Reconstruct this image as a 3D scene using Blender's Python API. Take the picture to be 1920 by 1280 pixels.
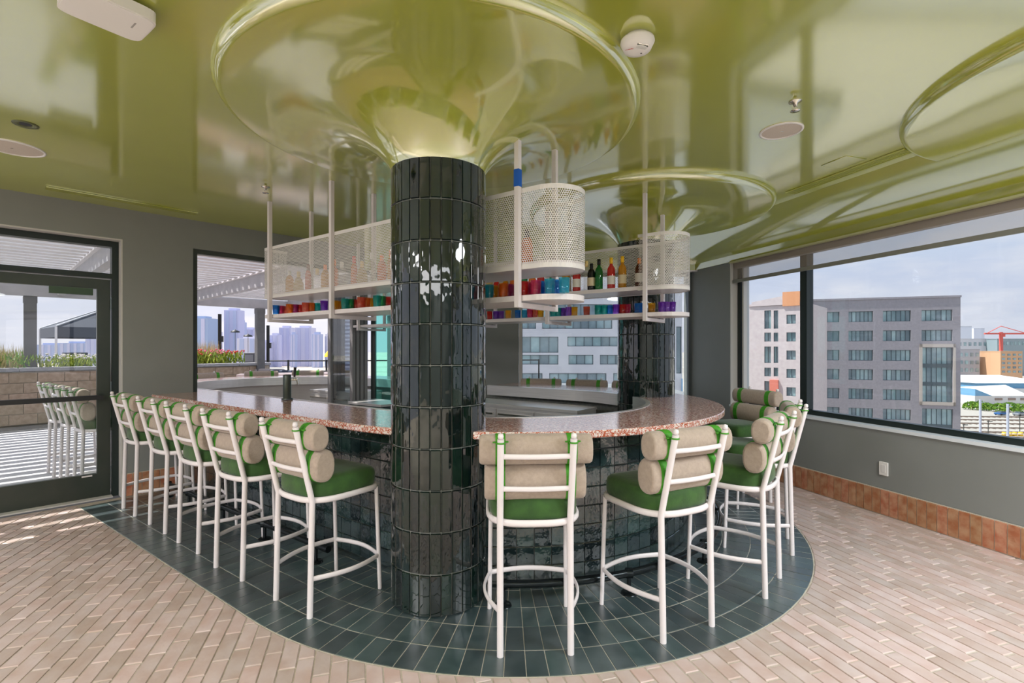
import bpy, bmesh, math, random
from mathutils import Vector, Matrix
R=random.Random(7)
S=bpy.context.scene
for o in list(bpy.data.objects): bpy.data.objects.remove(o)
COL=S.collection
PI=math.pi
rad=math.radians

# ------------------------------------------------------------------ camera, sky, sun, added fill lamps, exposure
CAMH=1.5; FPX=930.0; HY=652.0
cd=bpy.data.cameras.new('camera'); cam=bpy.data.objects.new('camera',cd); COL.objects.link(cam)
cam.location=(0,0,CAMH); cam.rotation_euler=(PI/2,0,0)
cd.sensor_width=36; cd.lens=36*FPX/1920; cd.shift_y=(HY-640)/1920; cd.clip_end=3000; cd.clip_start=.05
S.camera=cam
S.view_settings.view_transform='Standard'; S.view_settings.look='None'
S.view_settings.gamma=1; S.view_settings.use_curve_mapping=False
S.view_settings.exposure=0.0
SKY=1.3
W=bpy.data.worlds.new('sky'); S.world=W; W.use_nodes=True
nt=W.node_tree; nt.nodes.clear()
def nn(t,typ,**k):
    n=t.nodes.new(typ)
    for a,b in k.items(): setattr(n,a,b)
    return n
tc=nn(nt,'ShaderNodeTexCoord'); sx=nn(nt,'ShaderNodeSeparateXYZ'); nt.links.new(tc.outputs['Generated'],sx.inputs[0])
rp=nn(nt,'ShaderNodeValToRGB'); nt.links.new(sx.outputs[2],rp.inputs[0])
rp.color_ramp.elements[0].position=0.0; rp.color_ramp.elements[0].color=(.66,.66,.75,1)
rp.color_ramp.elements[1].position=.75; rp.color_ramp.elements[1].color=(.42,.60,.86,1)
e=rp.color_ramp.elements.new(.12); e.color=(.64,.66,.79,1)
e=rp.color_ramp.elements.new(.28); e.color=(.54,.68,.85,1)
mp=nn(nt,'ShaderNodeMapping'); mp.inputs['Scale'].default_value=(3.2,3.2,11)
nt.links.new(tc.outputs['Generated'],mp.inputs[0])
nz=nn(nt,'ShaderNodeTexNoise'); nz.inputs['Scale'].default_value=1.35; nz.inputs['Detail'].default_value=7; nz.inputs['Roughness'].default_value=.55
nt.links.new(mp.outputs[0],nz.inputs['Vector'])
cr=nn(nt,'ShaderNodeValToRGB'); cr.color_ramp.elements[0].position=.44; cr.color_ramp.elements[1].position=.60
nt.links.new(nz.outputs['Fac'],cr.inputs[0])
mx=nn(nt,'ShaderNodeMixRGB'); mx.inputs[2].default_value=(.84,.80,.84,1)
ml=nn(nt,'ShaderNodeMath',operation='MULTIPLY'); ml.inputs[1].default_value=.75
nt.links.new(cr.outputs[0],ml.inputs[0]); nt.links.new(ml.outputs[0],mx.inputs[0]); nt.links.new(rp.outputs[0],mx.inputs[1])
bg=nn(nt,'ShaderNodeBackground'); bg.inputs[1].default_value=SKY; nt.links.new(mx.outputs[0],bg.inputs[0])
wo=nn(nt,'ShaderNodeOutputWorld'); nt.links.new(bg.outputs[0],wo.inputs[0])
sd=bpy.data.lights.new('sun','SUN'); so=bpy.data.objects.new('sun',sd); COL.objects.link(so)
sd.energy=8.5; sd.angle=rad(.6); sd.color=(1,.95,.90)
so.location=(-20,20,40); so.rotation_euler=Vector((.56,-.10,-1)).to_track_quat('-Z','Y').to_euler()
def lamp(name,loc,size,power,color=(1,.96,.95),aim=(0,0,-1)):
    l=bpy.data.lights.new(name,'AREA'); l.shape='DISK'; l.size=size; l.energy=power; l.color=color
    o=bpy.data.objects.new(name,l); COL.objects.link(o); o.location=loc
    o.rotation_euler=Vector(aim).to_track_quat('-Z','Y').to_euler(); return o
LAMP=2.25
for x,y,k,c in((3.35,.75,1.4,(.92,.96,1)),(2.9,-4.3,1.1,(.94,.96,1)),(-.2,-4.6,1.0,(.96,.96,1)),(-3.7,-.6,1.25,(.97,.95,.97)),(-3.4,-3.6,1.2,(.97,.95,.97))):
    lamp('added_fill_lamp',(x,y,2.84),3.2 if y<-3 else 1.5,75*LAMP*k,c)  # fill lamps added out of view to brighten the interior

# ------------------------------------------------------------------ helpers
def lin(r,g=None,b=None):
    if isinstance(r,(tuple,list)): r,g,b=r
    f=lambda c:(c/255/12.92 if c/255<=.04045 else ((c/255+.055)/1.055)**2.4)
    return (f(r),f(g),f(b))
class MB:
    def __init__(s): s.v=[]; s.f=[]; s.sm=[]
    def add(s,vs,fs,smooth=False):
        k=len(s.v); s.v+= [tuple(v) for v in vs]
        for f in fs: s.f.append(tuple(i+k for i in f)); s.sm.append(smooth)
        return s
    def box(s,c,d,rz=0,ch=0):
        x,y,z=d[0]/2,d[1]/2,d[2]/2; co,si=math.cos(rz),math.sin(rz)
        def T(p): return (c[0]+p[0]*co-p[1]*si,c[1]+p[0]*si+p[1]*co,c[2]+p[2])
        if not ch:
            vs=[T((a*x,b*y,e*z)) for e in(-1,1) for b in(-1,1) for a in(-1,1)]
            return s.add(vs,[(0,2,3,1),(4,5,7,6),(0,1,5,4),(1,3,7,5),(3,2,6,7),(2,0,4,6)])
        vs=[];q=[(-1,-1),(1,-1),(1,1),(-1,1)]
        for zz,i in((-z,ch),(-z+ch,0),(z-ch,0),(z,ch)):
            for a,b in q:
                vs.append(T((a*(x-i),b*(y-i),zz)))
        fs=[(3,2,1,0),(12,13,14,15)]
        for l in range(3):
            for j in range(4):
                fs.append((l*4+j,l*4+(j+1)%4,l*4+4+(j+1)%4,l*4+4+j))
        return s.add(vs,fs)
    def prism(s,poly,z0,z1,top_in=0,tz=0):
        n=len(poly); vs=[(p[0],p[1],z0) for p in poly]
        if top_in:
            cx=sum(p[0] for p in poly)/n; cy=sum(p[1] for p in poly)/n
            vs+=[(p[0],p[1],z1-tz) for p in poly]
            for p in poly:
                d=math.hypot(p[0]-cx,p[1]-cy) or 1; k=max(0,1-top_in*1.3/d); vs.append((cx+(p[0]-cx)*k,cy+(p[1]-cy)*k,z1))
            L=3
        else:
            vs+=[(p[0],p[1],z1) for p in poly]; L=2
        fs=[tuple(range(n))[::-1],tuple(range((L-1)*n,L*n))]
        for l in range(L-1):
            for i in range(n): fs.append((l*n+i,l*n+(i+1)%n,(l+1)*n+(i+1)%n,(l+1)*n+i))
        return s.add(vs,fs)
    def tube(s,path,r,n=10,closed=False,r2=None,up=(0,0,1),cap=True,smooth=True):
        P=[Vector(p) for p in path]; m=len(P); vs=[]; U=Vector(up)
        for i,p in enumerate(P):
            a=P[(i-1)%m] if (closed or i>0) else p; b=P[(i+1)%m] if (closed or i<m-1) else p
            t=(b-a).normalized(); u=U-t*U.dot(t)
            if u.length<1e-4: u=Vector((1,0,0))-t*t.x
            u.normalize(); w=t.cross(u)
            rr=r[i] if isinstance(r,(list,tuple)) else r; rb=(r2[i] if isinstance(r2,(list,tuple)) else r2) if r2 else rr
            for k in range(n):
                th=2*PI*(k+.5)/n; vs.append(p+w*rr*math.cos(th)+u*rb*math.sin(th))
        fs=[]
        for i in range(m if closed else m-1):
            for k in range(n):
                j=(i+1)%m; fs.append((i*n+k,i*n+(k+1)%n,j*n+(k+1)%n,j*n+k))
        s.add(vs,fs,smooth)
        if cap and not closed:
            s.add(vs[:n],[tuple(range(n))[::-1]]); s.add(vs[-n:],[tuple(range(n))])
        return s
    def lathe(s,prof,n=24,c=(0,0,0),a0=0,a1=2*PI,smooth=True,keep=None):
        full=abs(a1-a0-2*PI)<1e-6; m=n if full else n+1; vs=[]
        for r,z in prof:
            for k in range(m):
                a=a0+(a1-a0)*k/n; vs.append((c[0]+r*math.cos(a),c[1]+r*math.sin(a),c[2]+z))
        fs=[]
        for i in range(len(prof)-1):
            for k in range(n):
                k2=(k+1)%m; f=(i*m+k,i*m+k2,(i+1)*m+k2,(i+1)*m+k)
                if keep:
                    x=sum(vs[q][0] for q in f)/4; y=sum(vs[q][1] for q in f)/4
                    if not keep(x,y): continue
                fs.append(f)
        return s.add(vs,fs,smooth)
    def sweep(s,path,prof,caps=True,closed=False,smooth=False):
        # path: (cx,cy,nx,ny); prof: closed loop of (offset,z)
        m=len(path); n=len(prof); vs=[]
        for cx,cy,nx,ny in path:
            for r,z in prof: vs.append((cx+nx*r,cy+ny*r,z))
        fs=[]
        for i in range(m if closed else m-1):
            j=(i+1)%m
            for k in range(n): fs.append((i*n+k,i*n+(k+1)%n,j*n+(k+1)%n,j*n+k))
        s.add(vs,fs,smooth)
        if caps and not closed: s.add(vs[:n],[tuple(range(n))]); s.add(vs[-n:],[tuple(range(n))[::-1]])
        return s
    def mesh(s,name,fix=True):
        me=bpy.data.meshes.new(name); me.from_pydata(s.v,[],s.f)
        me.polygons.foreach_set('use_smooth',s.sm); me.update()
        if fix:
            b=bmesh.new(); b.from_mesh(me); bmesh.ops.recalc_face_normals(b,faces=b.faces); b.to_mesh(me); b.free()
        return me
    def build(s,name,m,parent=None,fix=True,kind=None):
        return link(name,s.mesh(name,fix),m,parent,kind)
def link(name,me,m=None,parent=None,kind=None):
    if m and not me.materials: me.materials.append(m)
    o=bpy.data.objects.new(name,me); COL.objects.link(o)
    if parent: o.parent=parent
    if kind: o['kind']=kind
    return o
def tag(o,label,cat,group=None):
    o['label']=label; o['category']=cat
    if group: o['group']=group
    return o
def thing(name,label,cat,loc=(0,0,0),rz=0,group=None):
    o=bpy.data.objects.new(name,None); COL.objects.link(o); o.location=loc; o.rotation_euler=(0,0,rz); o.empty_display_size=.1
    return tag(o,label,cat,group)
KIDS={}
def kids(o):
    return [c for c in o.children]
def dup(o,parent=None,loc=None,rz=None):
    c=o.copy(); COL.objects.link(c)
    if parent: c.parent=parent
    if loc is not None: c.location=loc
    if rz is not None: c.rotation_euler=(0,0,rz)
    for k in kids(o): dup(k,c)
    return c
def struct(name,mb,m,parent=None):
    o=mb.build(name,m,parent)
    if not parent: o['kind']='structure'
    return o

# ------------------------------------------------------------------ materials
def mat(name,c1,c2=None,scale=8,rough=.5,bump=0,bscale=None,metal=0,coat=0,coat_ior=1.5,coat_r=.05,var=0,stretch=(1,1,1),spec=.5,trans=0,ior=1.45,detail=4,sheen=0,bdist=.01,alpha=1,island=False):
    m=bpy.data.materials.new(name); m.use_nodes=True; t=m.node_tree; b=t.nodes['Principled BSDF']
    b.inputs['Roughness'].default_value=rough; b.inputs['Metallic'].default_value=metal
    b.inputs['Specular IOR Level'].default_value=spec; b.inputs['IOR'].default_value=ior
    b.inputs['Coat Weight'].default_value=coat; b.inputs['Coat IOR'].default_value=coat_ior; b.inputs['Coat Roughness'].default_value=coat_r
    b.inputs['Transmission Weight'].default_value=trans; b.inputs['Sheen Weight'].default_value=sheen
    b.inputs['Base Color'].default_value=(*c1,1)
    out=None
    if c2 or bump:
        tc=nn(t,'ShaderNodeTexCoord'); mp=nn(t,'ShaderNodeMapping'); mp.inputs['Scale'].default_value=stretch
        t.links.new(tc.outputs['Object'],mp.inputs[0])
    if c2:
        n=nn(t,'ShaderNodeTexNoise'); n.inputs['Scale'].default_value=scale; n.inputs['Detail'].default_value=detail
        t.links.new(mp.outputs[0],n.inputs['Vector'])
        r=nn(t,'ShaderNodeValToRGB'); r.color_ramp.elements[0].position=.35; r.color_ramp.elements[1].position=.65
        r.color_ramp.elements[0].color=(*c1,1); r.color_ramp.elements[1].color=(*c2,1)
        t.links.new(n.outputs['Fac'],r.inputs[0]); out=r.outputs[0]
    if var:
        oi=nn(t,'ShaderNodeObjectInfo'); val=oi.outputs['Random']
        g=nn(t,'ShaderNodeNewGeometry'); ad=nn(t,'ShaderNodeMath',operation='ADD'); fr=nn(t,'ShaderNodeMath',operation='FRACT')
        t.links.new(oi.outputs['Random'],ad.inputs[0]); t.links.new(g.outputs['Random Per Island'],ad.inputs[1]); t.links.new(ad.outputs[0],fr.inputs[0]); val=fr.outputs[0]
        mr=nn(t,'ShaderNodeMapRange'); mr.inputs['To Min'].default_value=1-var; mr.inputs['To Max'].default_value=1+var
        t.links.new(val,mr.inputs['Value'])
        h=nn(t,'ShaderNodeHueSaturation')
        if out: t.links.new(out,h.inputs['Color'])
        else: h.inputs['Color'].default_value=(*c1,1)
        t.links.new(mr.outputs[0],h.inputs['Value'])
        ms=nn(t,'ShaderNodeMapRange'); ms.inputs['To Min'].default_value=.5+var*.1; ms.inputs['To Max'].default_value=.5-var*.05
        t.links.new(val,ms.inputs['Value']); t.links.new(ms.outputs[0],h.inputs['Hue'])
        out=h.outputs[0]
    if out: t.links.new(out,b.inputs['Base Color'])
    if bump:
        n2=nn(t,'ShaderNodeTexNoise'); n2.inputs['Scale'].default_value=bscale or scale; n2.inputs['Detail'].default_value=2
        t.links.new(mp.outputs[0],n2.inputs['Vector'])
        if var:
            # every piece takes its own stretch of the relief
            cb=nn(t,'ShaderNodeCombineXYZ'); mu=nn(t,'ShaderNodeMath',operation='MULTIPLY'); mu.inputs[1].default_value=37
            t.links.new(val,mu.inputs[0]); t.links.new(mu.outputs[0],cb.inputs[0]); t.links.new(mu.outputs[0],cb.inputs[2]); t.links.new(cb.outputs[0],mp.inputs['Location'])
        bp=nn(t,'ShaderNodeBump'); bp.inputs['Strength'].default_value=bump; bp.inputs['Distance'].default_value=bdist
        t.links.new(n2.outputs['Fac'],bp.inputs['Height']); t.links.new(bp.outputs[0],b.inputs['Normal'])
        if coat: t.links.new(bp.outputs[0],b.inputs['Coat Normal'])
    return m
def schlick(t,f0=.04):
    lw=nn(t,'ShaderNodeLayerWeight'); p=nn(t,'ShaderNodeMath',operation='POWER'); p.inputs[1].default_value=5; lw.inputs['Blend'].default_value=.5
    t.links.new(lw.outputs['Facing'],p.inputs[0]); m=nn(t,'ShaderNodeMath',operation='MULTIPLY_ADD'); m.inputs[1].default_value=1-f0; m.inputs[2].default_value=f0
    t.links.new(p.outputs[0],m.inputs[0]); return m
def pane(name,tint,refl=1.45,rough=0):
    m=bpy.data.materials.new(name); m.use_nodes=True; t=m.node_tree; t.nodes.clear()
    o=nn(t,'ShaderNodeOutputMaterial'); mx=nn(t,'ShaderNodeMixShader'); tr=nn(t,'ShaderNodeBsdfTransparent'); gl=nn(t,'ShaderNodeBsdfGlossy')
    fr=schlick(t)
    tr.inputs[0].default_value=(*tint,1); gl.inputs['Roughness'].default_value=rough
    t.links.new(fr.outputs[0],mx.inputs[0]); t.links.new(tr.outputs[0],mx.inputs[1]); t.links.new(gl.outputs[0],mx.inputs[2]); t.links.new(mx.outputs[0],o.inputs[0])
    return m
M={}
M['green']=mat('green_lacquer',(.44,.475,.05),(.48,.51,.065),1.2,.3,.12,3,coat=1,coat_ior=4.0,coat_r=.10,spec=.5,bdist=.004)
M['paint']=mat('charcoal_paint',(.225,.232,.22),(.235,.242,.23),3,.55,.05,60)
M['jamb']=mat('pale_jamb_paint',(.55,.53,.50),None,3,.5)
M['brick']=mat('clay_brick',(.46,.335,.29),(.53,.43,.40),7,.42,.3,22,var=.12,bdist=.006)
M['mortar']=mat('sand_mortar',(.40,.345,.28),(.48,.42,.35),30,.8,.3,90)
M['skirt']=mat('terracotta_tile',(.38,.125,.06),(.50,.27,.16),14,.45,.3,25,var=.12)
M['dark_tile']=mat('slate_green_tile',(.020,.042,.045),(.046,.074,.077),9,.38,.2,14,var=.22,bdist=.004,spec=1.0,coat=1,coat_r=.32,coat_ior=1.7)
M['grout']=mat('tan_grout',(.42,.39,.32),(.50,.46,.39),30,.8)
M['glaze']=mat('black_green_glaze',(.002,.007,.006),(.006,.016,.013),7,.05,.8,13,var=.5,stretch=(1,1,.4),spec=.5,bdist=.007,coat=1,coat_ior=1.45,coat_r=.02)
M['glaze_sq']=mat('black_green_square_glaze',(.010,.026,.026),(.030,.054,.053),12,.14,.6,22,var=.45,spec=.6,bdist=.005,coat=1,coat_ior=1.7,coat_r=.05)
M['glaze_grout']=mat('grey_grout',(.16,.17,.15),(.22,.22,.20),30,.8)
M['white']=mat('white_powder_coat',(.76,.705,.71),None,5,.35)
M['mesh']=mat('white_perforated_steel',(.76,.73,.71),None,5,.42)
M['beige']=mat('beige_canvas',(.37,.295,.235),(.42,.335,.27),60,.85,.25,260,sheen=.2)
M['seat']=mat('green_velvet',(.017,.062,.006),(.030,.096,.010),14,.75,.15,40,sheen=.25)
M['strap']=mat('bright_green_strap',(.05,.27,.012),None,5,.6)
M['steel']=mat('brushed_steel',(.74,.71,.69),(.66,.64,.62),3,.36,.08,40,metal=.75,stretch=(1,1,30))
M['dsteel']=mat('dark_steel',(.10,.12,.125),(.13,.15,.155),4,.3,metal=.8)
M['bframe']=mat('black_frame',(.012,.020,.018),None,5,.35)
M['gframe']=mat('bronze_green_door_frame',(.045,.055,.045),(.055,.062,.052),5,.32,metal=.4)
M['pipe']=mat('black_rail_pipe',(.015,.02,.022),None,5,.22,metal=.6)
M['glass']=pane('clear_pane',(.93,.95,.95))
M['tint']=pane('tinted_pane',(.86,.90,.92))
M['teal']=pane('teal_pane',(.55,.90,.84))
M['plastic']=mat('white_plastic',(.80,.77,.74),None,5,.4)
M['grille']=mat('cream_grille',(.62,.54,.46),(.52,.45,.38),400,.6)
M['red']=mat('red_print',(.6,.04,.03),None,5,.5)
M['chrome']=mat('chrome',(.7,.66,.6),None,5,.15,metal=1)
M['blue_tape']=mat('blue_tape',(.005,.10,.48),None,5,.5)
M['black']=mat('matt_black',(.012,.012,.013),None,5,.5)
# terrazzo: red-orange cement full of white stone chips
def terrazzo():
    m=bpy.data.materials.new('red_terrazzo'); m.use_nodes=True; t=m.node_tree; b=t.nodes['Principled BSDF']
    tc=nn(t,'ShaderNodeTexCoord'); prev=None
    base=nn(t,'ShaderNodeRGB'); base.outputs[0].default_value=(.46,.10,.045,1); prev=base.outputs[0]
    for sc,th,c in((48,.40,(.80,.70,.64)),(85,.30,(.70,.48,.40)),(150,.42,(.78,.68,.64))):
        v=nn(t,'ShaderNodeTexVoronoi'); v.inputs['Scale'].default_value=sc; t.links.new(tc.outputs['Object'],v.inputs['Vector'])
        l=nn(t,'ShaderNodeMath',operation='LESS_THAN'); l.inputs[1].default_value=th; t.links.new(v.outputs['Distance'],l.inputs[0])
        x=nn(t,'ShaderNodeMixRGB'); x.inputs[2].default_value=(*c,1); t.links.new(l.outputs[0],x.inputs[0]); t.links.new(prev,x.inputs[1]); prev=x.outputs[0]
    t.links.new(prev,b.inputs['Base Color']); b.inputs['Roughness'].default_value=.18
    b.inputs['Coat Weight'].default_value=.6; b.inputs['Coat Roughness'].default_value=.12
    return m
M['terrazzo']=terrazzo()
def shade_mat():
    m=bpy.data.materials.new('sheer_shade_fabric'); m.use_nodes=True; t=m.node_tree; b=t.nodes['Principled BSDF']
    b.inputs['Base Color'].default_value=(.42,.36,.31,1); b.inputs['Roughness'].default_value=.9
    o=t.nodes['Material Output']; mx=nn(t,'ShaderNodeMixShader'); mx.inputs[0].default_value=.30; tr=nn(t,'ShaderNodeBsdfTransparent')
    t.links.new(tr.outputs[0],mx.inputs[1]); t.links.new(b.outputs[0],mx.inputs[2]); t.links.new(mx.outputs[0],o.inputs[0]); return m
M['shade']=shade_mat()
GC={'blue':(.03,.33,.85),'cyan':(.05,.55,.75),'teal':(.02,.55,.50),'yellow':(.95,.55,.02),'orange':(.95,.26,.02),'red':(.80,.04,.03),'coral':(.90,.22,.13),'pink':(.85,.06,.22),'magenta':(.55,.03,.25),'purple':(.28,.06,.62),'violet':(.40,.14,.75),'green':(.03,.45,.15),'amber':(.85,.42,.02),'gold':(.80,.60,.25),'clear':(.88,.88,.86),'brown':(.16,.035,.01),'dark green':(.01,.22,.03),'black':(.01,.01,.01)}
def glassmat(c,solid=.30):
    k='glass_'+c.replace(' ','_')+('_bottle' if solid>.4 else '')
    if k in M: return M[k]
    m=bpy.data.materials.new('coloured_'+k); m.use_nodes=True; t=m.node_tree; t.nodes.clear(); C=GC[c]
    o=nn(t,'ShaderNodeOutputMaterial'); a=nn(t,'ShaderNodeMixShader'); bm=nn(t,'ShaderNodeMixShader')
    tr=nn(t,'ShaderNodeBsdfTransparent'); tr.inputs[0].default_value=(*[x**.33 for x in C],1)
    df=nn(t,'ShaderNodeBsdfTranslucent'); df.inputs[0].default_value=(*C,1)
    d2=nn(t,'ShaderNodeBsdfDiffuse'); d2.inputs[0].default_value=(*C,1); md=nn(t,'ShaderNodeMixShader'); md.inputs[0].default_value=.5
    gl=nn(t,'ShaderNodeBsdfGlossy'); gl.inputs['Roughness'].default_value=.05; fr=schlick(t)
    bm.inputs[0].default_value=solid if c!='clear' else .10
    L=t.links.new; L(df.outputs[0],md.inputs[1]); L(d2.outputs[0],md.inputs[2]); L(tr.outputs[0],bm.inputs[1]); L(md.outputs[0],bm.inputs[2]); L(fr.outputs[0],a.inputs[0]); L(bm.outputs[0],a.inputs[1]); L(gl.outputs[0],a.inputs[2]); L(a.outputs[0],o.inputs[0])
    M[k]=m; return m
def plain(name,c,rough=.6,**k): 
    if name not in M: M[name]=mat(name,c,None,5,rough,**k)
    return M[name]

# ------------------------------------------------------------------ plan of the place (metres, camera above the origin)
AX=(-.8070,.5906); NX=(.5906,.8070); C0=(.012,4.69); LEN=4.0
def B(t,l): return (C0[0]+AX[0]*t+NX[0]*l, C0[1]+AX[1]*t+NX[1]*l)
A0=(-4.5,4.36); AD=(math.cos(rad(47)),math.sin(rad(47))); AM=(-AD[1],AD[0])
def WA(s,o): return (A0[0]+AD[0]*s+AM[0]*o, A0[1]+AD[1]*s+AM[1]*o)
RD=(-.2865,.9581); RN=(.9581,.2865)      # right wall: direction away from the camera, outward normal
R0=(3.064+.2985*1.407,4.0)                # point of the wall at y=4
R0=(4.678-.2985*4.0,4.0)
def WR(s,o): return (R0[0]+RD[0]*s+RN[0]*o, R0[1]+RD[1]*s+RN[1]*o)
YB=7.0; XB=4.678-.2985*YB; XA=-2.04       # back wall
CZ=2.90; HZ=2.59; BARZ=1.015
def s_of_y(y): return (y-4.0)/RD[1]
def spine(t_far,t_near,na=20,step=.12,loop=None,far_out=None):
    """bar outline spine: from the far side at t_far, round the end, along the near side to t_near (and round the outdoor end)"""
    p=[]
    k=max(1,int(t_far/step))
    for i in range(k): p.append((*B(t_far*(1-i/k),0),NX[0],NX[1]))
    for i in range(na+1):
        a=PI*i/na; p.append((*C0,NX[0]*math.cos(a)-AX[0]*math.sin(a),NX[1]*math.cos(a)-AX[1]*math.sin(a)))
    k=max(1,int(t_near/step))
    for i in range(1,k+1): p.append((*B(t_near*i/k,0),-NX[0],-NX[1]))
    if far_out is not None:
        c1=B(LEN,0)
        for i in range(1,na+1):
            a=PI*i/na; p.append((*c1,-NX[0]*math.cos(a)+AX[0]*math.sin(a),-NX[1]*math.cos(a)+AX[1]*math.sin(a)))
        k=max(1,int((LEN-far_out)/step))
        for i in range(1,k+1): p.append((*B(LEN-(LEN-far_out)*i/k,0),NX[0],NX[1]))
    return p
def wbox(mb,s0,s1,o0,o1,z0,z1,F=WA):
    mb.prism([F(s0,o0),F(s1,o0),F(s1,o1),F(s0,o1)],z0,z1); return mb

# ------------------------------------------------------------------ room shell
# walls
SW=1.473                                   # window jamb on the left wall
w=MB()
wbox(w,.857,SW,0,.25,0,HZ); wbox(w,-.9,4.05,0,.25,HZ,CZ+.15)
wall_left=struct('wall_left',w,M['paint'])
w=MB(); wbox(w,-1.9,-.9,0,.25,0,.12); wbox(w,-1.15,-.9,0,.25,.12,HZ+.46)
wl=w.build('wall_pier',M['paint'],wall_left)
w=MB()
w.box(((XA+XB)/2-.02,YB+.125,(HZ+CZ+.15)/2),(XB-XA+.1,.25,CZ+.15-HZ)); 
w.box((-.17,YB+.125,HZ/2),(.53,.25,HZ)); w.box((1.35,YB+.125,.3785),(2.5,.25,.757)); w.box((-1.24,YB+.125,.3),(1.6,.25,.6))
wall_back=struct('wall_back',w,M['paint'])
sB=s_of_y(YB); sW=s_of_y(6.336)
w=MB(); wbox(w,-10.9,sB+.35,0,.25,0,.757,WR); wbox(w,-10.9,sB+.35,0,.25,HZ,CZ+.15,WR); wbox(w,sW,sB+.26,0,.25,.757,HZ,WR)
wall_right=struct('wall_right',w,M['paint'])
w=MB(); w.box((0,-6.35,1.5),(15,.25,3.1)); struct('wall_front_added',w,M['paint'])  # unseen wall added behind the camera to block sky light and reflections
w=MB(); wbox(w,-10.7,sW,-.015,.20,.757,.785,WR); struct('trim_1',w,mat('sill_white',(.72,.75,.78),None,5,.3))
w=MB(); wbox(w,sW-.012,sW-.001,0,.235,.787,HZ-.01,WR); struct('trim_2',w,M['jamb'])
# pale reveal round the door
w=MB(); wbox(w,.845,.858,0,.12,0.0,HZ-.012); wbox(w,-.9,.858,0,.12,HZ-.012,HZ); struct('trim_3',w,M['jamb'])

# ceiling with its cove along the right wall
c=MB(); wl0=WA(-3.2,.1); wl1=WA(3.95,.1); 
off=.62
poly=[WA(-3.0,.2),WA(3.9,.2),(XA-.2,YB+.2),(XB-off-.1,YB+.2),WR(s_of_y(YB)+.2,-off),WR(-6.6,-off),(-1.0,-3.6)]
poly=[WA(-3.0,.2),WA(3.85,.2),(XB-off,YB+.2),WR(s_of_y(YB)+.2,-off),WR(-10.7,-off),(-6.5,-6.2)]
c.prism(poly,CZ,CZ+.12)
ceiling=struct('ceiling',c,M['green'])
c=MB(); prof=[]
for i in range(15):
    a=PI/2*i/14; prof.append((-.03-.59*(1-math.sin(a))**1.0 if 0 else -(.03+.59*math.cos(a)**1.25) , CZ-.235*math.sin(a)**2.1))
prof=prof+[(-.03,HZ-.0)]
prof=prof+[(.0,HZ),(.0,CZ+.05),(-.62,CZ+.05)]
pa=[(*WR(s,0),RN[0],RN[1]) for s in (sB+.3,4.0-8.0-2.6)]
c.sweep(pa,prof,smooth=False)
for i in range(len(c.sm)): c.sm[i]=len(c.f[i])==4
cove=c.build('cove',M['green'],ceiling)
c=MB(); c.box((.28,YB-.02,(HZ+CZ)/2),(4.7,.04,CZ-HZ)); c.build('fascia',M['green'],ceiling)
c=MB(); wbox(c,-10.6,sW-.02,-.035,.02,HZ-.018,HZ,WR); c.build('edge_bead',mat('cream_bead',(.50,.50,.28),None,5,.35),ceiling)
c=MB(); c.box((.3,YB-.02,HZ-.009),(4.6,.05,.018)); c.build('edge_bead',M['white'],ceiling)
# lowered round medallions, funnelling down to the columns
RINGS=[(-.449,3.045),(1.385,5.14),(3.455,2.48)]
COLS=RINGS[:2]
RR=1.20
def medallion(c,withcol,name='medallion'):
    m=MB(); pr=[(RR,CZ+.01)]
    for i in range(8):
        a=PI/2*i/7; pr.append((RR-.045*(1-math.cos(a)) ,CZ-.055*math.sin(a)))
    pr.append((.95,CZ-.0548)); pr.append((.86,CZ-.0546))
    for i in range(12):
        a=PI/2*i/11; r=.285+.52*(1-math.sin(a)); z=2.565+(CZ-.054-2.565)*math.cos(a)**1.5
        if i==0: z=CZ-.054
        pr.append((r,z))
    if not withcol: pr=pr[:-11]+[(.02,CZ-.054)]
    kp=None
    if not withcol: kp=lambda x,y:(x-R0[0])*RN[0]+(y-R0[1])*RN[1]<-.10
    m.lathe(pr,96,(c[0],c[1],0),keep=kp)
    return m.build(name,M['green'],ceiling,fix=False)
medallion(COLS[0] if 0 else RINGS[0],True); medallion(RINGS[1],True); medallion(RINGS[2],False)

# floor slab (mortar bed), bricks, dark border tiles
f=MB(); f.prism([WA(-3.0,0.02),WA(3.85,.02),(XB+.1,YB+.05),WR(-10.7,.02),(-6.5,-6.2)],-.2,-.004)
floor=struct('floor',f,M['mortar'])
RB=2.43
def near_border(p):
    dx,dy=p[0]-C0[0],p[1]-C0[1]; t=dx*AX[0]+dy*AX[1]; l=dx*NX[0]+dy*NX[1]
    if t>0: return abs(l),((NX[0],NX[1]) if l>0 else (-NX[0],-NX[1])),B(t,0)
    d=math.hypot(dx,dy); return d,(dx/(d or 1),dy/(d or 1)),C0
def clip(poly,p0,n):
    out=[];m=len(poly)
    for i in range(m):
        a,b=poly[i],poly[(i+1)%m]; da=(a[0]-p0[0])*n[0]+(a[1]-p0[1])*n[1]; db=(b[0]-p0[0])*n[0]+(b[1]-p0[1])*n[1]
        if da>=0: out.append(a)
        if da*db<0: k=da/(da-db); out.append((a[0]+(b[0]-a[0])*k,a[1]+(b[1]-a[1])*k))
    return out
def vis(x,y,z=0):
    if y<.3: return -1
    px=960+FPX*x/y; py=HY+FPX*(CAMH-z)/y
    if px<-20 or px>1940 or py>1300 or py<-20: return -1
    return 1/(x*x+y*y)
bl,bw,jt=.234,.0785,.007
rows=[]; ux,uy=-RD[0],-RD[1]; vx,vy=RN[0],RN[1]
org=WR(0,-.004)
bricks=[]
nr=int(9.2/bw)
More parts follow.
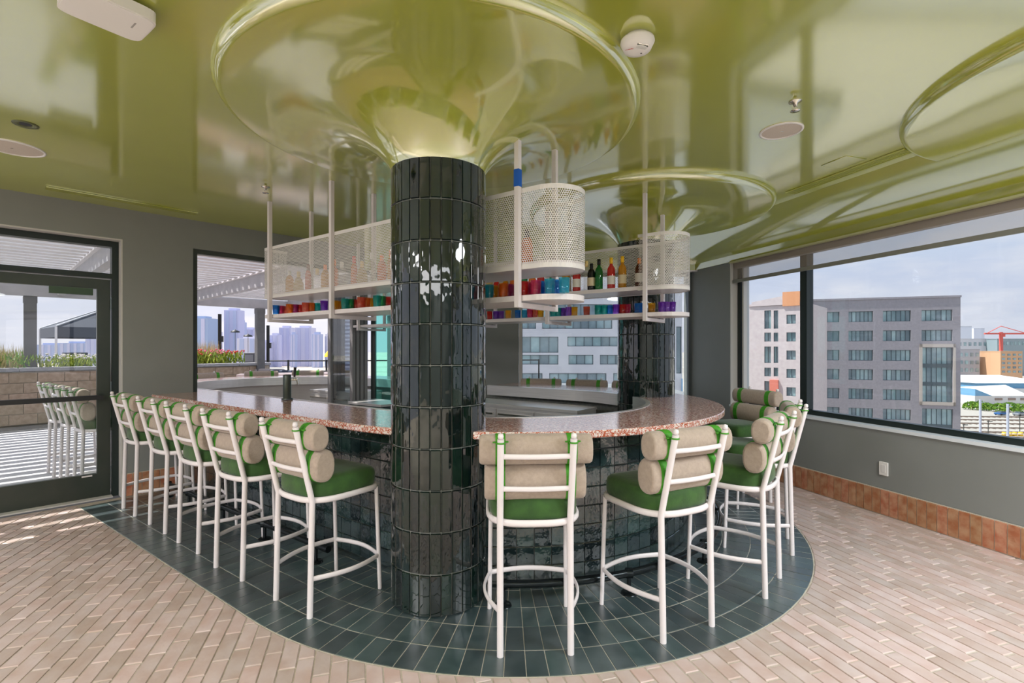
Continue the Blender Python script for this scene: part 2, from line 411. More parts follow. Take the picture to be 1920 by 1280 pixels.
for i in range(nr):
    sh=(i%3)*(bl+jt)/3+R.uniform(-.02,.02)
    for j in range(-16,20):
        s0=j*(bl+jt)+sh; s1=s0+bl; o1=-i*bw; o0=-i*bw-bw+jt
        pl=[(org[0]+vx*o+ux*s,org[1]+vy*o+uy*s) for s,o in((s0,o0),(s1,o0),(s1,o1),(s0,o1))]
        cx=sum(p[0] for p in pl)/4; cy=sum(p[1] for p in pl)/4
        if cy<.95 or cy>7.1: continue
        d,n,q=near_border((cx,cy))
        if d<RB-.2: continue
        if d<RB+.2: pl=clip(pl,(q[0]+n[0]*(RB+.004),q[1]+n[1]*(RB+.004)),n)
        # keep inside the left wall and the back wall
        if len(pl)>2: pl=clip(pl,WA(0,-.004),(-AM[0],-AM[1]))
        if len(pl)>2: pl=clip(pl,(0,YB-.004),(0,-1))
        if len(pl)<3: continue
        ar=abs(sum(pl[k][0]*pl[(k+1)%len(pl)][1]-pl[(k+1)%len(pl)][0]*pl[k][1] for k in range(len(pl))))/2
        if ar<.0012: continue
        bricks.append((vis(cx,cy)*ar,pl,cx,cy))
bricks.sort(key=lambda b:-b[0])
st=MB()
for k,(v,pl,cx,cy) in enumerate(bricks):
    dz=R.uniform(-.0015,.0015)
    if k<300:
        m=MB(); m.prism([(p[0]-cx,p[1]-cy) for p in pl],-.02,0,.004,.003)
        o=m.build('brick',M['brick'],floor); o.location=(cx,cy,dz)
        o.rotation_euler=(R.uniform(-.004,.004),R.uniform(-.004,.004),0)
    else: st.prism(pl,-.02,dz,.004,.003)
st.build('brick_paving',M['brick'],floor,kind='stuff')
# dark tiles: four rings following the bar front
g=MB(); g.sweep(spine(3.2,3.25,32),[(1.40,-.02),(RB,-.02),(RB,-.0025),(1.40,-.0025)]); g.build('tile_bed',M['grout'],floor)
rr=[1.50,1.615,1.82,2.02,2.23,RB-.003]; dj=.0035
tiles=[]
def addtile(pl):
    cx=sum(p[0] for p in pl)/len(pl); cy=sum(p[1] for p in pl)/len(pl)
    if (cx-A0[0])*AM[0]+(cy-A0[1])*AM[1]>-.07 or cy>YB-.1: return
    tiles.append((vis(cx,cy),pl,cx,cy))
na=int(PI*RB/.1055)
for i in range(na):
    a0=PI*i/na; a1=PI*(i+1)/na
    for r0,r1 in zip(rr,rr[1:]):
        pl=[]
        for r,a,sg in((r0+dj/2,a0,1),(r1-dj/2,a0,1),(r1-dj/2,a1,-1),(r0+dj/2,a1,-1)):
            a=a+sg*dj/2/r
            pl.append((C0[0]+r*(NX[0]*math.cos(a)-AX[0]*math.sin(a)),C0[1]+r*(NX[1]*math.cos(a)-AX[1]*math.sin(a))))
        addtile(pl)
for sd_,tm in((1,2.2),(-1,3.4)):
    for i in range(int(tm/.1055)):
        t0=i*.1055+dj/2; t1=(i+1)*.1055-dj/2
        for r0,r1 in zip(rr,rr[1:]):
            addtile([B(t0,sd_*(r0+dj/2)),B(t0,sd_*(r1-dj/2)),B(t1,sd_*(r1-dj/2)),B(t1,sd_*(r0+dj/2))])
tiles.sort(key=lambda b:-b[0]); st=MB()
for k,(v,pl,cx,cy) in enumerate(tiles):
    dz=R.uniform(-.0012,.0008)
    if k<300:
        m=MB(); m.prism([(p[0]-cx,p[1]-cy) for p in pl],-.02,0,.0025,.0018); o=m.build('border_tile',M['dark_tile'],floor); o.location=(cx,cy,dz)
        o.rotation_euler=(R.uniform(-.006,.006),R.uniform(-.006,.006),0)
    else: st.prism(pl,-.02,dz,.0025,.0018)
st.build('border_paving',M['dark_tile'],floor,kind='stuff')

# terracotta skirting
def skirting(name,s0,s1,F,o,pitch=.0767,h=.226):
    m=MB(); wbox(m,s0,s1,o,o+.012,0,h+.006,F); root=struct(name,m,mat('pale_skirting_grout',(.52,.45,.36),None,5,.8))
    n=int((s1-s0)/pitch); me=None
    for i in range(n):
        a=s0+i*pitch; x,y=F(a+pitch/2,o-.002)
        if me is None:
            b=MB(); b.box((0,0,0),(pitch-.008,.010,h-.006),0,.0025); me=b.mesh('skirting_tile'); me.materials.append(M['skirt'])
        q=link('tile',me,None,root); q.location=(x,y,h/2+.003); q.rotation_euler=(R.uniform(-.01,.01),0,math.atan2(F(1,0)[1]-F(0,0)[1],F(1,0)[0]-F(0,0)[0]))
    return root
skirting('baseboard_right',s_of_y(2.2),s_of_y(6.9),WR,-.016)
skirting('baseboard_left',.86,1.38,WA,-.016)

# right-hand window (frame in the opening), back windows
def frame_window(name,F,s0,s1,z0,z1,o,mull,gl='glass',fw=.05,fd=.07,fm='bframe'):
    m=MB()
    wbox(m,s0,s1,o,o+fd,z0,z0+fw,F); wbox(m,s0,s1,o,o+fd,z1-fw,z1,F); wbox(m,s0,s0+fw,o,o+fd,z0+fw,z1-fw,F); wbox(m,s1-fw,s1,o,o+fd,z0+fw,z1-fw,F)
    root=struct(name,m,M[fm])
    mull=sorted(mull); xs=[s0+fw]+sum([[a-wd/2,a+wd/2] for a,wd in mull],[])+[s1-fw]
    for a,wd in mull:
        k=MB(); wbox(k,a-wd/2,a+wd/2,o-.01,o+fd+.01,z0+fw,z1-fw,F); k.build('mullion',M[fm],root)
    for i in range(0,len(xs),2):
        k=MB(); wbox(k,xs[i],xs[i+1],o+fd/2,o+fd/2+.008,z0+fw,z1-fw,F); k.build('pane',M[gl],root)
    return root
w1=frame_window('window_1',WR,-10.6+3.4,sW-.02,.785,HZ-.02,.10,[(s_of_y(5.36),.085),(s_of_y(2.2),.085),(s_of_y(-1.2),.085)],'tint')
k=MB(); wbox(k,sW-.14,sW-.115,.085,.17,.84,HZ-.07,WR); k.build('jamb_bead',M['jamb'],w1)
FBk=lambda s,o:(s,YB+o)
w2=frame_window('window_2',FBk,.10,XB-.02,.757,HZ-.02,.08,[],'tint')
k=MB(); wbox(k,.098,.145,-.012,.08,.757,HZ-.02,FBk); k.build('jamb_bead',M['jamb'],w2)
w3=frame_window('window_3',FBk,XA+.02,-.44,.6,HZ-.02,.10,[(-1.15,.06)],'teal',.06)
# folding glass panels stacked at the end of the left wall opening
m=MB(); wbox(m,SW,3.72,.02,.11,HZ-.05,HZ); wbox(m,SW,SW+.045,.02,.11,BARZ,HZ-.05); w4=struct('window_4',m,M['gframe'])
for i in range(4):
    s=3.36+i*.062
    m=MB(); wbox(m,s,s+.045,-.62,.10,.05,HZ-.06)
    # stile, rails and pane of one folded leaf
    m=MB(); wbox(m,s,s+.045,-.03,.04,.05,HZ-.06); wbox(m,s,s+.045,.60,.68,.05,HZ-.06); wbox(m,s,s+.045,.04,.60,.05,.16); wbox(m,s,s+.045,.04,.60,HZ-.15,HZ-.06)
    lf=m.build('folded_leaf',plain('grey_stile',(.20,.19,.19),.35),w4)
    m=MB(); wbox(m,s+.018,s+.026,.04,.60,.16,HZ-.15); m.build('pane',M['glass'],lf)

# glazed door with transom
D=MB(); ro=.12
wbox(D,.79,.857,ro,ro+.11,0,HZ-.012); wbox(D,-.9,.79,ro,ro+.11,2.52,HZ-.012); wbox(D,-.9,.79,ro,ro+.11,2.20,2.25); wbox(D,-.9,-.84,ro,ro+.11,0,2.52)
door=struct('door_1',D,M['bframe'])
k=MB(); wbox(k,-.84,.79,ro+.05,ro+.058,2.25,2.52); k.build('transom_pane',M['glass'],door)
k=MB(); a,b_=-.42,.782
wbox(k,b_-.105,b_,ro+.03,ro+.08,.012,2.19); wbox(k,a,a+.105,ro+.03,ro+.08,.012,2.19); wbox(k,a+.105,b_-.105,ro+.03,ro+.08,2.09,2.19); wbox(k,a+.105,b_-.105,ro+.03,ro+.08,.012,.245)
leaf=k.build('door_leaf',M['gframe'],door)
k=MB(); wbox(k,a+.105,b_-.105,ro+.05,ro+.058,.245,2.09); k.build('pane',M['glass'],leaf)
k=MB(); wbox(k,a+.06,b_-.06,ro-.03,ro+.012,.985,1.03); wbox(k,b_-.10,b_-.06,ro+.012,ro+.03,.985,1.03); k.build('push_bar',M['black'],leaf)
k=MB(); wbox(k,b_-.46,b_-.14,ro-.015,ro+.03,2.02,2.085); k.build('door_closer',plain('closer_green',(.04,.075,.04),.4),leaf)
for z in(.25,1.1,1.95):
    k=MB(); p=WA(b_+.004,ro+.012); k.tube([(p[0],p[1],z-.06),(p[0],p[1],z+.06)],.009,8); k.build('hinge',M['dsteel'],leaf)
k=MB(); wbox(k,-.84,-.43,ro+.05,ro+.058,.1,2.19); k.build('side_pane',M['glass'],door)
k=MB(); wbox(k,-.9,.79,.06,.24,0,.012); k.build('threshold',M['jamb'],door)
k=MB(); wbox(k,.56,.64,ro+.022,ro+.03,.225,.238); k.build('sticker',M['white'],leaf)

# ------------------------------------------------------------------ tiled columns
def column(c,label,nt=29,rows=11):
    rad_=.284; root=thing('tiled_column',label,'column',(c[0],c[1],0))
    m=MB(); m.lathe([(rad_-.006,0),(rad_-.006,2.575)],58); m.lathe([(.0,2.575),(rad_-.006,2.575)],58); core=m.build('core',M['glaze_grout'],root,fix=False)
    h=2.57/rows; da=2*PI/nt; t=MB(); g=.0017/rad_; n=3; vs=[]; zz=[0.001,.006,h-.008,h-.003]
    ro=[rad_-.004,rad_+.003,rad_+.003,rad_-.004]
    for z,r in zip(zz,ro):
        for i in range(6):
            a=-da/2+g+(da-2*g)*(0,.06,.33,.67,.94,1)[i]; rr_=r-(.006 if i in(0,5) else 0)
            vs.append((rr_*math.cos(a),rr_*math.sin(a),z))
    fs=[(r*6+i,r*6+i+1,r*6+7+i,r*6+6+i) for r in range(3) for i in range(5)]
    t.add(vs,fs,False); me=t.mesh('column_tile',fix=False); me.materials.append(M['glaze'])
    back=MB(); va=math.atan2(-c[1],-c[0])
    for i in range(nt):
        a=i*da+.03; d=abs((a-va+PI)%(2*PI)-PI)
        for r in range(rows):
            if d<PI*.895:
                o=link('tile',me,None,root); o.location=(0,0,r*h); o.rotation_euler=(R.uniform(-.003,.003),R.uniform(-.003,.003),a+R.uniform(-.0015,.0015))
            else:
                co,si=math.cos(a),math.sin(a); back.add([(x*co-y*si,x*si+y*co,z+r*h) for x,y,z in vs],fs)
    if back.v: back.build('rear_tiles',M['glaze'],root,fix=False,kind='stuff')
    return root
column(COLS[0],'large glossy black-green tiled column in front of the bar counter')
column(COLS[1],'far glossy dark tiled column rising behind the bar counter by the window')

# ------------------------------------------------------------------ bar
bar=thing('tiled_bar','curved bar front clad in square dark green tiles under the counter','bar',(0,0,0))
RD_=1.555
m=MB(); m.sweep(spine(1.55,3.18,40),[(RD_-.12,0.0),(RD_-.006,0.0),(RD_-.006,BARZ-.05),(RD_-.12,BARZ-.05)]); m.build('bar_wall',M['glaze_grout'],bar)
me=None; ts=.111; dt=[]
nz_=int((BARZ-.052)/.107); hz=(BARZ-.055)/nz_
t=MB(); t.box((0,0,0),(ts-.005,.014,hz-.005),0,.003); me=t.mesh('bar_tile'); me.materials.append(M['glaze_sq'])
L1=3.17
pos=[]
for i in range(int(L1/ts)):
    x,y=B((i+.5)*ts,-RD_); pos.append((x,y,math.atan2(-NX[1],-NX[0])))
na=round(PI*RD_/ts)
for i in range(na):
    a=PI*(i+.5)/na; nx=NX[0]*math.cos(a)-AX[0]*math.sin(a); ny=NX[1]*math.cos(a)-AX[1]*math.sin(a); pos.append((C0[0]+nx*RD_,C0[1]+ny*RD_,math.atan2(ny,nx)))
for i in range(13):
    x,y=B((i+.5)*ts,RD_); pos.append((x,y,math.atan2(NX[1],NX[0])))
for x,y,a in pos:
    fac=max(0,-(x*math.cos(a)+y*math.sin(a)))/math.hypot(x,y)
    for r in range(nz_): dt.append((fac/(x*x+y*y),x,y,a,r))
dt.sort(key=lambda q:-q[0]); st=MB()
for k,(v,x,y,a,r) in enumerate(dt):
    z=.004+hz*(r+.5)
    if k<300:
        o=link('tile',me,None,bar); o.location=(x,y,z); o.rotation_euler=(R.uniform(-.02,.02),R.uniform(-.012,.012),a-PI/2+R.uniform(-.02,.02))
    else: st.box((x,y,z),(ts-.0035,.014,hz-.0035),a-PI/2)
st.build('remaining_tiles',M['glaze_sq'],bar,kind='stuff')
ctr=thing('bar_counter','pink-red terrazzo counter looping round the bar and out to the terrace','counter',(0,0,0))
RO,RI=1.84,1.22
sp=spine(1.30,LEN,40,.25,far_out=2.75)
m=MB(); m.sweep(sp,[(RI,BARZ-.045),(RO-.006,BARZ-.045),(RO,BARZ-.039),(RO,BARZ-.006),(RO-.006,BARZ),(RI,BARZ)]); m.build('terrazzo_top',M['terrazzo'],ctr)
m=MB(); m.sweep(sp,[(RI-.012,BARZ-.12),(RI-.002,BARZ-.12),(RI-.002,BARZ-.004),(RI+.03,BARZ-.0),(RI+.03,BARZ+.003),(RI-.012,BARZ+.002)]); m.build('steel_lip',M['steel'],ctr)
m=MB()
for k in range(6):
    x,y=B(.35+k*.5,-1.58); m.box((x,y,BARZ-.055),(.05,.05,.02),math.atan2(AX[1],AX[0]))
m.build('outlet_clips',M['white'],ctr)
# outdoor bar wall, hidden side of the loop
m=MB(); o_=[p for p in spine(0,LEN,24,.25,far_out=2.75)][25+13:]; m.sweep(o_,[(RD_-.12,0),(RD_,0),(RD_,BARZ-.05),(RD_-.12,BARZ-.05)]); m.build('terrace_bar_wall',plain('white_bar_wall',(.6,.57,.54),.6),bar)
# foot rails
def footrail(name,path,label,stn):
    r=thing(name,label,'foot rail',(0,0,0)); m=MB(); m.tube([(x,y,.125) for x,y in path],.024,12); m.build('rail_pipe',M['pipe'],r)
    for x,y in stn:
        k=MB(); k.tube([(x,y,.0),(x,y,.115)],.013,8); k.lathe([(.0,.012),(.045,.010),(.05,.0)],16,(x,y,0)); k.tube([(x-.02,y,.125),(x+.02,y,.125)],.031,12,up=(0,0,1)); k.build('stanchion',M['pipe'],r)
def arcp(a,r): a=rad(a); return (C0[0]+r*math.cos(a),C0[1]+r*math.sin(a))
footrail('foot_rail',[arcp(a,1.80) for a in range(-93,22,4)],'black pipe foot rail curving round the right end of the bar',[arcp(a,1.80) for a in(-92,-67,-42,-17,8)])
footrail('foot_rail',[B(.25+.2*i,-1.80) for i in range(15)],'black pipe foot rail along the left side of the bar',[B(t,-1.80) for t in(.4,1.1,1.8,2.5,3.0)])
# under-counter steel equipment
def cabinet(label,t0,t1,l0,l1,z,doors,mm='steel',face=-1):
    r=thing('bar_cabinet',label,'cabinet',(0,0,0)); m=MB(); m.prism([B(t0,l0),B(t1,l0),B(t1,l1),B(t0,l1)],.08,z-.03); m.build('body',M[mm],r)
    m=MB(); m.prism([B(t0-.01,l0-.02),B(t1+.01,l0-.02),B(t1+.01,l1),B(t0-.01,l1)],z-.03,z,.004,.003); m.build('worktop',M['steel'],r)
    m=MB(); m.prism([B(t0+.03,l0+.05),B(t1-.03,l0+.05),B(t1-.03,l1-.05),B(t0+.03,l1-.05)],0,.08); m.build('plinth',M['black'],r)
    n=doors; w_=(t1-t0)/n
    for i in range(n):
        a=t0+i*w_+.01; b=t0+(i+1)*w_-.01
        k=MB(); k.prism([B(a,l0-.02),B(b,l0-.02),B(b,l0-.002),B(a,l0-.002)],.13,z-.06); d=k.build('door',M[mm],r)
        k=MB(); k.prism([B(a+.03,l0-.045),B(b-.03,l0-.045),B(b-.03,l0-.02),B(a+.03,l0-.02)],z-.12,z-.10); k.build('handle',M['chrome'],d)
    return r
cabinet('steel under-counter cooler inside the right loop of the bar',-.30,1.25,.70,1.13,.86,3)
cabinet('steel terrace-side under-counter cooler seen through the left window opening',3.30,4.30,.58,1.13,.86,2)
cabinet('dark cooler at the foot of the folded glass panels',2.15,2.80,.20,.62,.80,1,'dsteel')
# beer tap
x,y=B(1.66,-1.30); tp=thing('beer_tap','steel beer tap tower standing on the left counter','beer tap',(x,y,BARZ+.003))
m=MB(); m.lathe([(.0,.0),(.05,.0),(.05,.012),(.036,.016),(.036,.225),(.03,.235),(.0,.236)],20); m.build('tower',M['dsteel'],tp)
m=MB(); m.tube([(.03,.01,.185),(.09,.03,.185)],.009,8); m.tube([(.085,.028,.195),(.09,.03,.14)],.011,8); m.tube([(.06,.02,.185),(.06,.02,.215)],.008,8); m.build('faucet',M['chrome'],tp)
m=MB(); m.tube([(.06,.02,.21),(.065,.022,.30)],[.009,.014],8); m.build('tap_handle',M['black'],tp)

# ------------------------------------------------------------------ bar stools
def selip(n,ax,ay,ex,cy=0):
    pts=[]
    for i in range(n):
        a=2*PI*i/n; c,s_=math.cos(a),math.sin(a)
        pts.append((ax*math.copysign(abs(c)**(2/ex),c),cy+ay*math.copysign(abs(s_)**(2/ex),s_)))
    return pts
def seatline(n,ax,ay,ef,er,cy=0):
    pts=[]
    for i in range(n):
        a=2*PI*i/n; c,s_=math.cos(a),math.sin(a); ex=ef if s_>0 else er
        pts.append((ax*math.copysign(abs(c)**(2/ex),c),cy+ay*math.copysign(abs(s_)**(2/ex),s_)))
    return pts
def posty(z): return -.213 if z<.64 else -.213-(z-.64)*.235
def hull(pts):
    pts=sorted(set(pts)); 
    def half(ps):
        h=[]
        for p in ps:
            while len(h)>1 and (h[-1][0]-h[-2][0])*(p[1]-h[-2][1])-(h[-1][1]-h[-2][1])*(p[0]-h[-2][0])<=0: h.pop()
            h.append(p)
        return h[:-1]
    return half(pts)+half(pts[::-1])
def make_stool():
    r=thing('bar_stool','x','bar stool')
    wm=M['white']
    for s_ in(-1,1):
        m=MB(); m.tube([(s_*.173,-.228,0),(s_*.173,-.213,.64),(s_*.173,posty(.75),.75),(s_*.173,posty(1.07),1.07)],.0165,12,up=(0,1,0)); m.build('back_post',wm,r)
        m=MB(); m.lathe([(0,-.004),(.0125,0),(.0145,.01),(.012,.022),(0,.026)],10,(s_*.173,posty(1.075),1.074)); m.build('post_cap',wm,r)
        m=MB(); yp=posty(1.052); m.lathe([(.0175,.004),(.0225,.003),(.0225,-.003),(.0175,-.004)],12,(s_*.173,yp,1.052)); m.box((s_*.173,yp+.024,1.053),(.075,.012,.006),.15); m.build('strap_tie',M['strap'],r)
        m=MB(); m.tube([(s_*.222,.222,0),(s_*.214,.200,.64)],.0125,10,up=(0,1,0)); m.build('front_leg',wm,r)
        m=MB(); m.tube([(s_*(.173+.047*t+.052*math.sin(PI*t)),-.223+.437*t,.212) for t in[i/10 for i in range(11)]],.0075,8,r2=.015); m.build('foot_rail',wm,r)
    m=MB(); m.tube([(-.218+.436*t,.214+.045*math.sin(PI*t),.212) for t in[i/10 for i in range(11)]],.0075,8,r2=.015); m.build('foot_rail',wm,r)
    m=MB(); m.tube([(x,y,.645) for x,y in seatline(56,.232,.228,7,2.9,-.008)],.011,8,closed=True,r2=.018); m.build('seat_frame',wm,r)
    m=MB(); pr=[(.655,.955),(.664,.985),(.69,1.0),(.728,1.0),(.750,.978),(.764,.92),(.772,.72),(.776,.4)]; n=44; vs=[]
    for z,k in pr: vs+=[(x*k,y*k-.004,z) for x,y in seatline(n,.228,.222,7,3.4)]
    vs.append((0,-.004,.777)); fs=[(a*n+i,a*n+(i+1)%n,(a+1)*n+(i+1)%n,(a+1)*n+i) for a in range(len(pr)-1) for i in range(n)]
    fs+=[(7*n+i,7*n+(i+1)%n,8*n) for i in range(n)]; fs.append(tuple(range(n))[::-1]); m.add(vs,fs,True); m.build('seat_cushion',M['seat'],r)
    for z in(.985,.822):
        m=MB(); m.tube([(-.172+.344*t,posty(z)-.016*math.sin(PI*t),z) for t in[i/8 for i in range(9)]],.007,8,r2=.0135); m.build('back_rung',wm,r)
    for z,hl,ry,rz,nm in((1.008,.275,.056,.073,'back_roll'),(.843,.25,.064,.092,'lumbar_roll')):
        yc=posty(z)+.0165+ry; m=MB(); n=20; vs=[]; pr=[(-hl,.78),(-hl+.002,.90),(-hl+.012,.985),(-hl+.03,1.0),(-.1,1.02),(0,1.01),(.1,1.02),(hl-.03,1),(hl-.012,.985),(hl-.002,.90),(hl,.78)]
        for x,k in pr:
            for i in range(n):
                a=2*PI*i/n; c,s2=math.cos(a),math.sin(a)
                vs.append((x,yc+ry*k*math.copysign(abs(c)**.85,c)-.02*(x/hl)**2*0,z+rz*k*math.copysign(abs(s2)**.85,s2)))
        fs=[(a*n+i,a*n+(i+1)%n,(a+1)*n+(i+1)%n,(a+1)*n+i) for a in range(len(pr)-1) for i in range(n)]
        m.add(vs,fs,True); m.add(vs[:n],[tuple(range(n))]); m.add(vs[-n:],[tuple(range(n))[::-1]])
        ro=m.build(nm,M['beige'],r)
        for s_ in(-1,1):
            pts=[(round(yc+ry*1.04*math.copysign(abs(math.cos(a))**.85,math.cos(a)),5),round(z+rz*1.04*math.copysign(abs(math.sin(a))**.85,math.sin(a)),5)) for a in[2*PI*i/20 for i in range(20)]]
            h=hull(pts); x0=s_*.173-.024; x1=s_*.173+.024; k=MB(); n2=len(h)
            vs=[(x0,a,b) for a,b in h]+[(x1,a,b) for a,b in h]
            inn=[(yc+(a-yc)*.93,z+(b-z)*.93) for a,b in h]; vs+=[(x0,a,b) for a,b in inn]+[(x1,a,b) for a,b in inn]
            fs=[]
            for i in range(n2):
                j=(i+1)%n2; fs+=[(i,j,n2+j,n2+i),(i,2*n2+i,2*n2+j,j),(n2+i,n2+j,3*n2+j,3*n2+i)]
            k.add(vs,fs,False); k.build('strap',M['strap'],ro,fix=False)
    return r
stool0=make_stool(); used=[0]
def stool(rx,ry,face,label,group=None):
    """rear-leg midpoint and facing direction (degrees, plan)"""
    f=rad(face); x=rx+.222*math.cos(f); y=ry+.222*math.sin(f); rz=f-PI/2
    o=stool0 if not used[0] else dup(stool0); used[0]=1
    o.location=(x,y,0); o.rotation_euler=(0,0,rz); o['label']=label
    o['group']=group or 'white bar stools round the bar'
    return o
FN=math.degrees(math.atan2(NX[1],NX[0]))
lf=['bar stool nearest the large tiled column in the left row','second bar stool from the large tiled column in the left row','middle bar stool of the five in the left row','fourth bar stool from the large tiled column, second from the glass door','bar stool of the left row standing beside the glass door jamb']
for (x,y),l,da in zip([(-1.262,2.862),(-1.878,3.302),(-2.425,3.728),(-2.937,4.12),(-3.495,4.54)],lf,(1,2,0,-1,-2)): stool(x,y,FN+da,'white and green '+l)
stool(.115,2.428,93,'white bar stool just right of the large column, seen straight from behind')
stool(.922,2.608,116.5,'white bar stool right of centre at the round end, turned slightly leftward')
stool(1.628,3.112,139.3,'white bar stool at the round end, second from the window wall')
stool(2.095,3.752,155.6,'white bar stool at the round end closest to the window sill')
stool(2.45,4.98,199,'white bar stool facing the camera beyond the round end, by the window pillar')
for a,rr_,l in((79.5,2.11,'leftmost of three far stools showing their rolls above the far counter'),(62.5,2.11,'middle of three far stools showing their rolls above the far counter'),(45.5,2.13,'far stool half hidden behind the far tiled column')):
    stool(C0[0]+rr_*math.cos(rad(a)),C0[1]+rr_*math.sin(rad(a)),a+180,'bar stool, '+l)
for t,l in((3.98,'nearest the house wall'),(4.52,'in the middle'),(5.06,'farthest from the house wall')):
    x,y=B(t,-2.28); stool(x,y,FN-3,'terrace bar stool seen through the glass door, '+l,'terrace bar stools')
for x,y,l in((-5.12,8.30,'first from the left'),(-4.52,8.95,'second from the left'),(-3.80,9.24,'third from the left'),(-3.12,9.28,'fourth from the left, nearest the folded panels')):
    stool(x,y,math.degrees(math.atan2(7.05-y,-3.216-x)),'terrace bar stool behind the outdoor counter, '+l,'terrace bar stools')

# ------------------------------------------------------------------ hanging shelves
def zsurf(x,y):
    for c in RINGS[:2]:
        d=math.hypot(x-c[0],y-c[1])
        if d<RR-.06:
            if d>.805: return CZ-.05
            sa=min(1,max(0,1-(d-.285)/.52)); return 2.565+(CZ-.054-2.565)*math.sqrt(1-sa*sa)**1.5+.004
    return CZ+.002
def perforated(path,z0,z1,rim,p=.0145,hr=.0057):
    L=[0]
    for a,b in zip(path,path[1:]): L.append(L[-1]+math.hypot(b[0]-a[0],b[1]-a[1]))
    def at(s):
        s=max(0,min(L[-1]-1e-6,s)); lo,hi=0,len(L)-2
        while lo<hi:
            md=(lo+hi+1)//2
            if L[md]<=s: lo=md
            else: hi=md-1
        k=(s-L[lo])/(L[lo+1]-L[lo]); return (path[lo][0]+(path[lo+1][0]-path[lo][0])*k,path[lo][1]+(path[lo+1][1]-path[lo][1])*k)
    h=p*.866; nrw=int((z1-z0-2*rim)/h); nc=int(L[-1]/p)-1; zb=z0+(z1-z0-nrw*h)/2
    dirs=[(1,0),(1,1),(0,1),(-1,1),(-1,0),(-1,-1),(0,-1),(1,-1)]; V=[];F=[]
    cache={}
    def A(s):
        q=round(s,5)
        if q not in cache: cache[q]=at(s)
        return cache[q]
    for j in range(nrw):
        z=zb+(j+.5)*h; off=(j%2)*p/2+p*.5
        for i in range(nc):
            s=i*p+off; k=len(V)
            for a,b in dirs: x,y=A(s+a*p/2); V.append((x,y,z+b*h/2))
            for a,b in dirs:
                d=math.hypot(a,b); x,y=A(s+a/d*hr); V.append((x,y,z+b/d*hr))
            for q in range(8): F.append((k+q,k+(q+1)%8,k+8+(q+1)%8,k+8+q))
    m=MB(); m.v=V; m.f=F; m.sm=[False]*len(F)
    # plain borders top and bottom
    for za,zc in((z0,zb),(zb+nrw*h,z1)):
        vs=[(x,y,za) for x,y in path]+[(x,y,zc) for x,y in path]; n=len(path)
        m.add(vs,[(i,i+1,n+i+1,n+i) for i in range(n-1)])
    return m
def shelf_unit(label,tl,te,lo,li,posts,outer,zc,tape=None):
    """tl: left end, te: centre of the round right end, lo/li: outer and inner side, posts: stations"""
    r=thing('hanging_shelf',label,'shelf',(0,0,0)); cl=(lo+li)/2; rr_=abs(lo-li)/2; sg=1 if lo>li else -1
    def outline(ex=0):
        p=[B(tl,cl-sg*(rr_+ex)),B(tl,cl+sg*(rr_+ex))]
        for i in range(17):
            a=PI*i/16; p.append(B(te-(rr_+ex)*math.sin(a),cl+sg*(rr_+ex)*math.cos(a)))
        return p
    zu,zl=zc
    for nm,z,th in(('upper_shelf',zu,.035),('lower_shelf',zl,.034)):
        m=MB(); m.prism(outline(),z-th,z); m.build(nm,M['white'],r)
    pth=[]
    for i in range(5): pth.append(B(tl+.012,cl-sg*rr_*.2+sg*rr_*1.2*i/4))
    n=24
    for i in range(1,n+1): pth.append(B(tl+.012+(te-tl)*i/n,cl+sg*(rr_+.004)))
    for i in range(1,25):
        a=PI*i/24; pth.append(B(te-(rr_+.004)*math.sin(a),cl+sg*(rr_+.004)*math.cos(a)))
    for i in range(1,3): pth.append(B(te+.09*i,cl-sg*(rr_+.004)))
    perforated(pth,zu-.04,zu+.455,.022).build('perforated_screen',M['mesh'],r,fix=False)
    az=math.atan2(AX[1],AX[0])
    for t in posts:
        for l in(lo+sg*.022,li-sg*.022):
            x,y=B(t,l); z1=zsurf(x,y); m=MB(); m.box((x,y,(zl-.075+z1)/2),(.032,.032,z1-zl+.075),az); po=m.build('post',M['white'],r)
            if tape and abs(t-tape)<.01 and l==lo+sg*.022:
                k=MB(); k.box((x,y,2.535),(.036,.036,.105),az); k.build('tape',M['blue_tape'],po)
        a,b=B(t,lo),B(t,li); m=MB(); m.box(((a[0]+b[0])/2,(a[1]+b[1])/2,zl-.06),(.034,abs(lo-li)+.015,.03),az); m.build('cross_bar',M['white'],r)
    return r
shelf_unit('near white hanging bottle shelf with perforated screen, passing behind the large column',2.05,-1.12,-1.305,-.915,[1.92,.92,-.08,-1.0],True,(2.02,1.822),tape=-1.0)
shelf_unit('far white hanging bottle shelf with perforated screen behind its bottles, by the window',3.0,-1.25,.80,.40,[2.86,1.86,.86,-.14,-1.144],True,(2.045,1.81))
def t_at(px,l):
    k=(px-960)/FPX; a=C0[0]+NX[0]*l; b=C0[1]+NX[1]*l
    return (a-k*b)/(-AX[0]+AX[1]*k)
ORD=['first','second','third','fourth','fifth','sixth','seventh','eighth','ninth','tenth','eleventh','twelfth','thirteenth','fourteenth','fifteenth','sixteenth','seventeenth','eighteenth','nineteenth','twentieth']+['twenty-'+q for q in('first','second','third','fourth','fifth','sixth','seventh','eighth','ninth')]+['thirtieth','thirty-first','thirty-second']
gm={}
def tumbler_mesh(c):
    if c in gm: return gm[c]
    m=MB(); m.lathe([(.0,.0),(.027,.0),(.029,.004),(.034,.088),(.032,.088),(.0275,.012),(.0,.010)],14); me=m.mesh('tumbler'); me.materials.append(glassmat(c)); gm[c]=me; return me
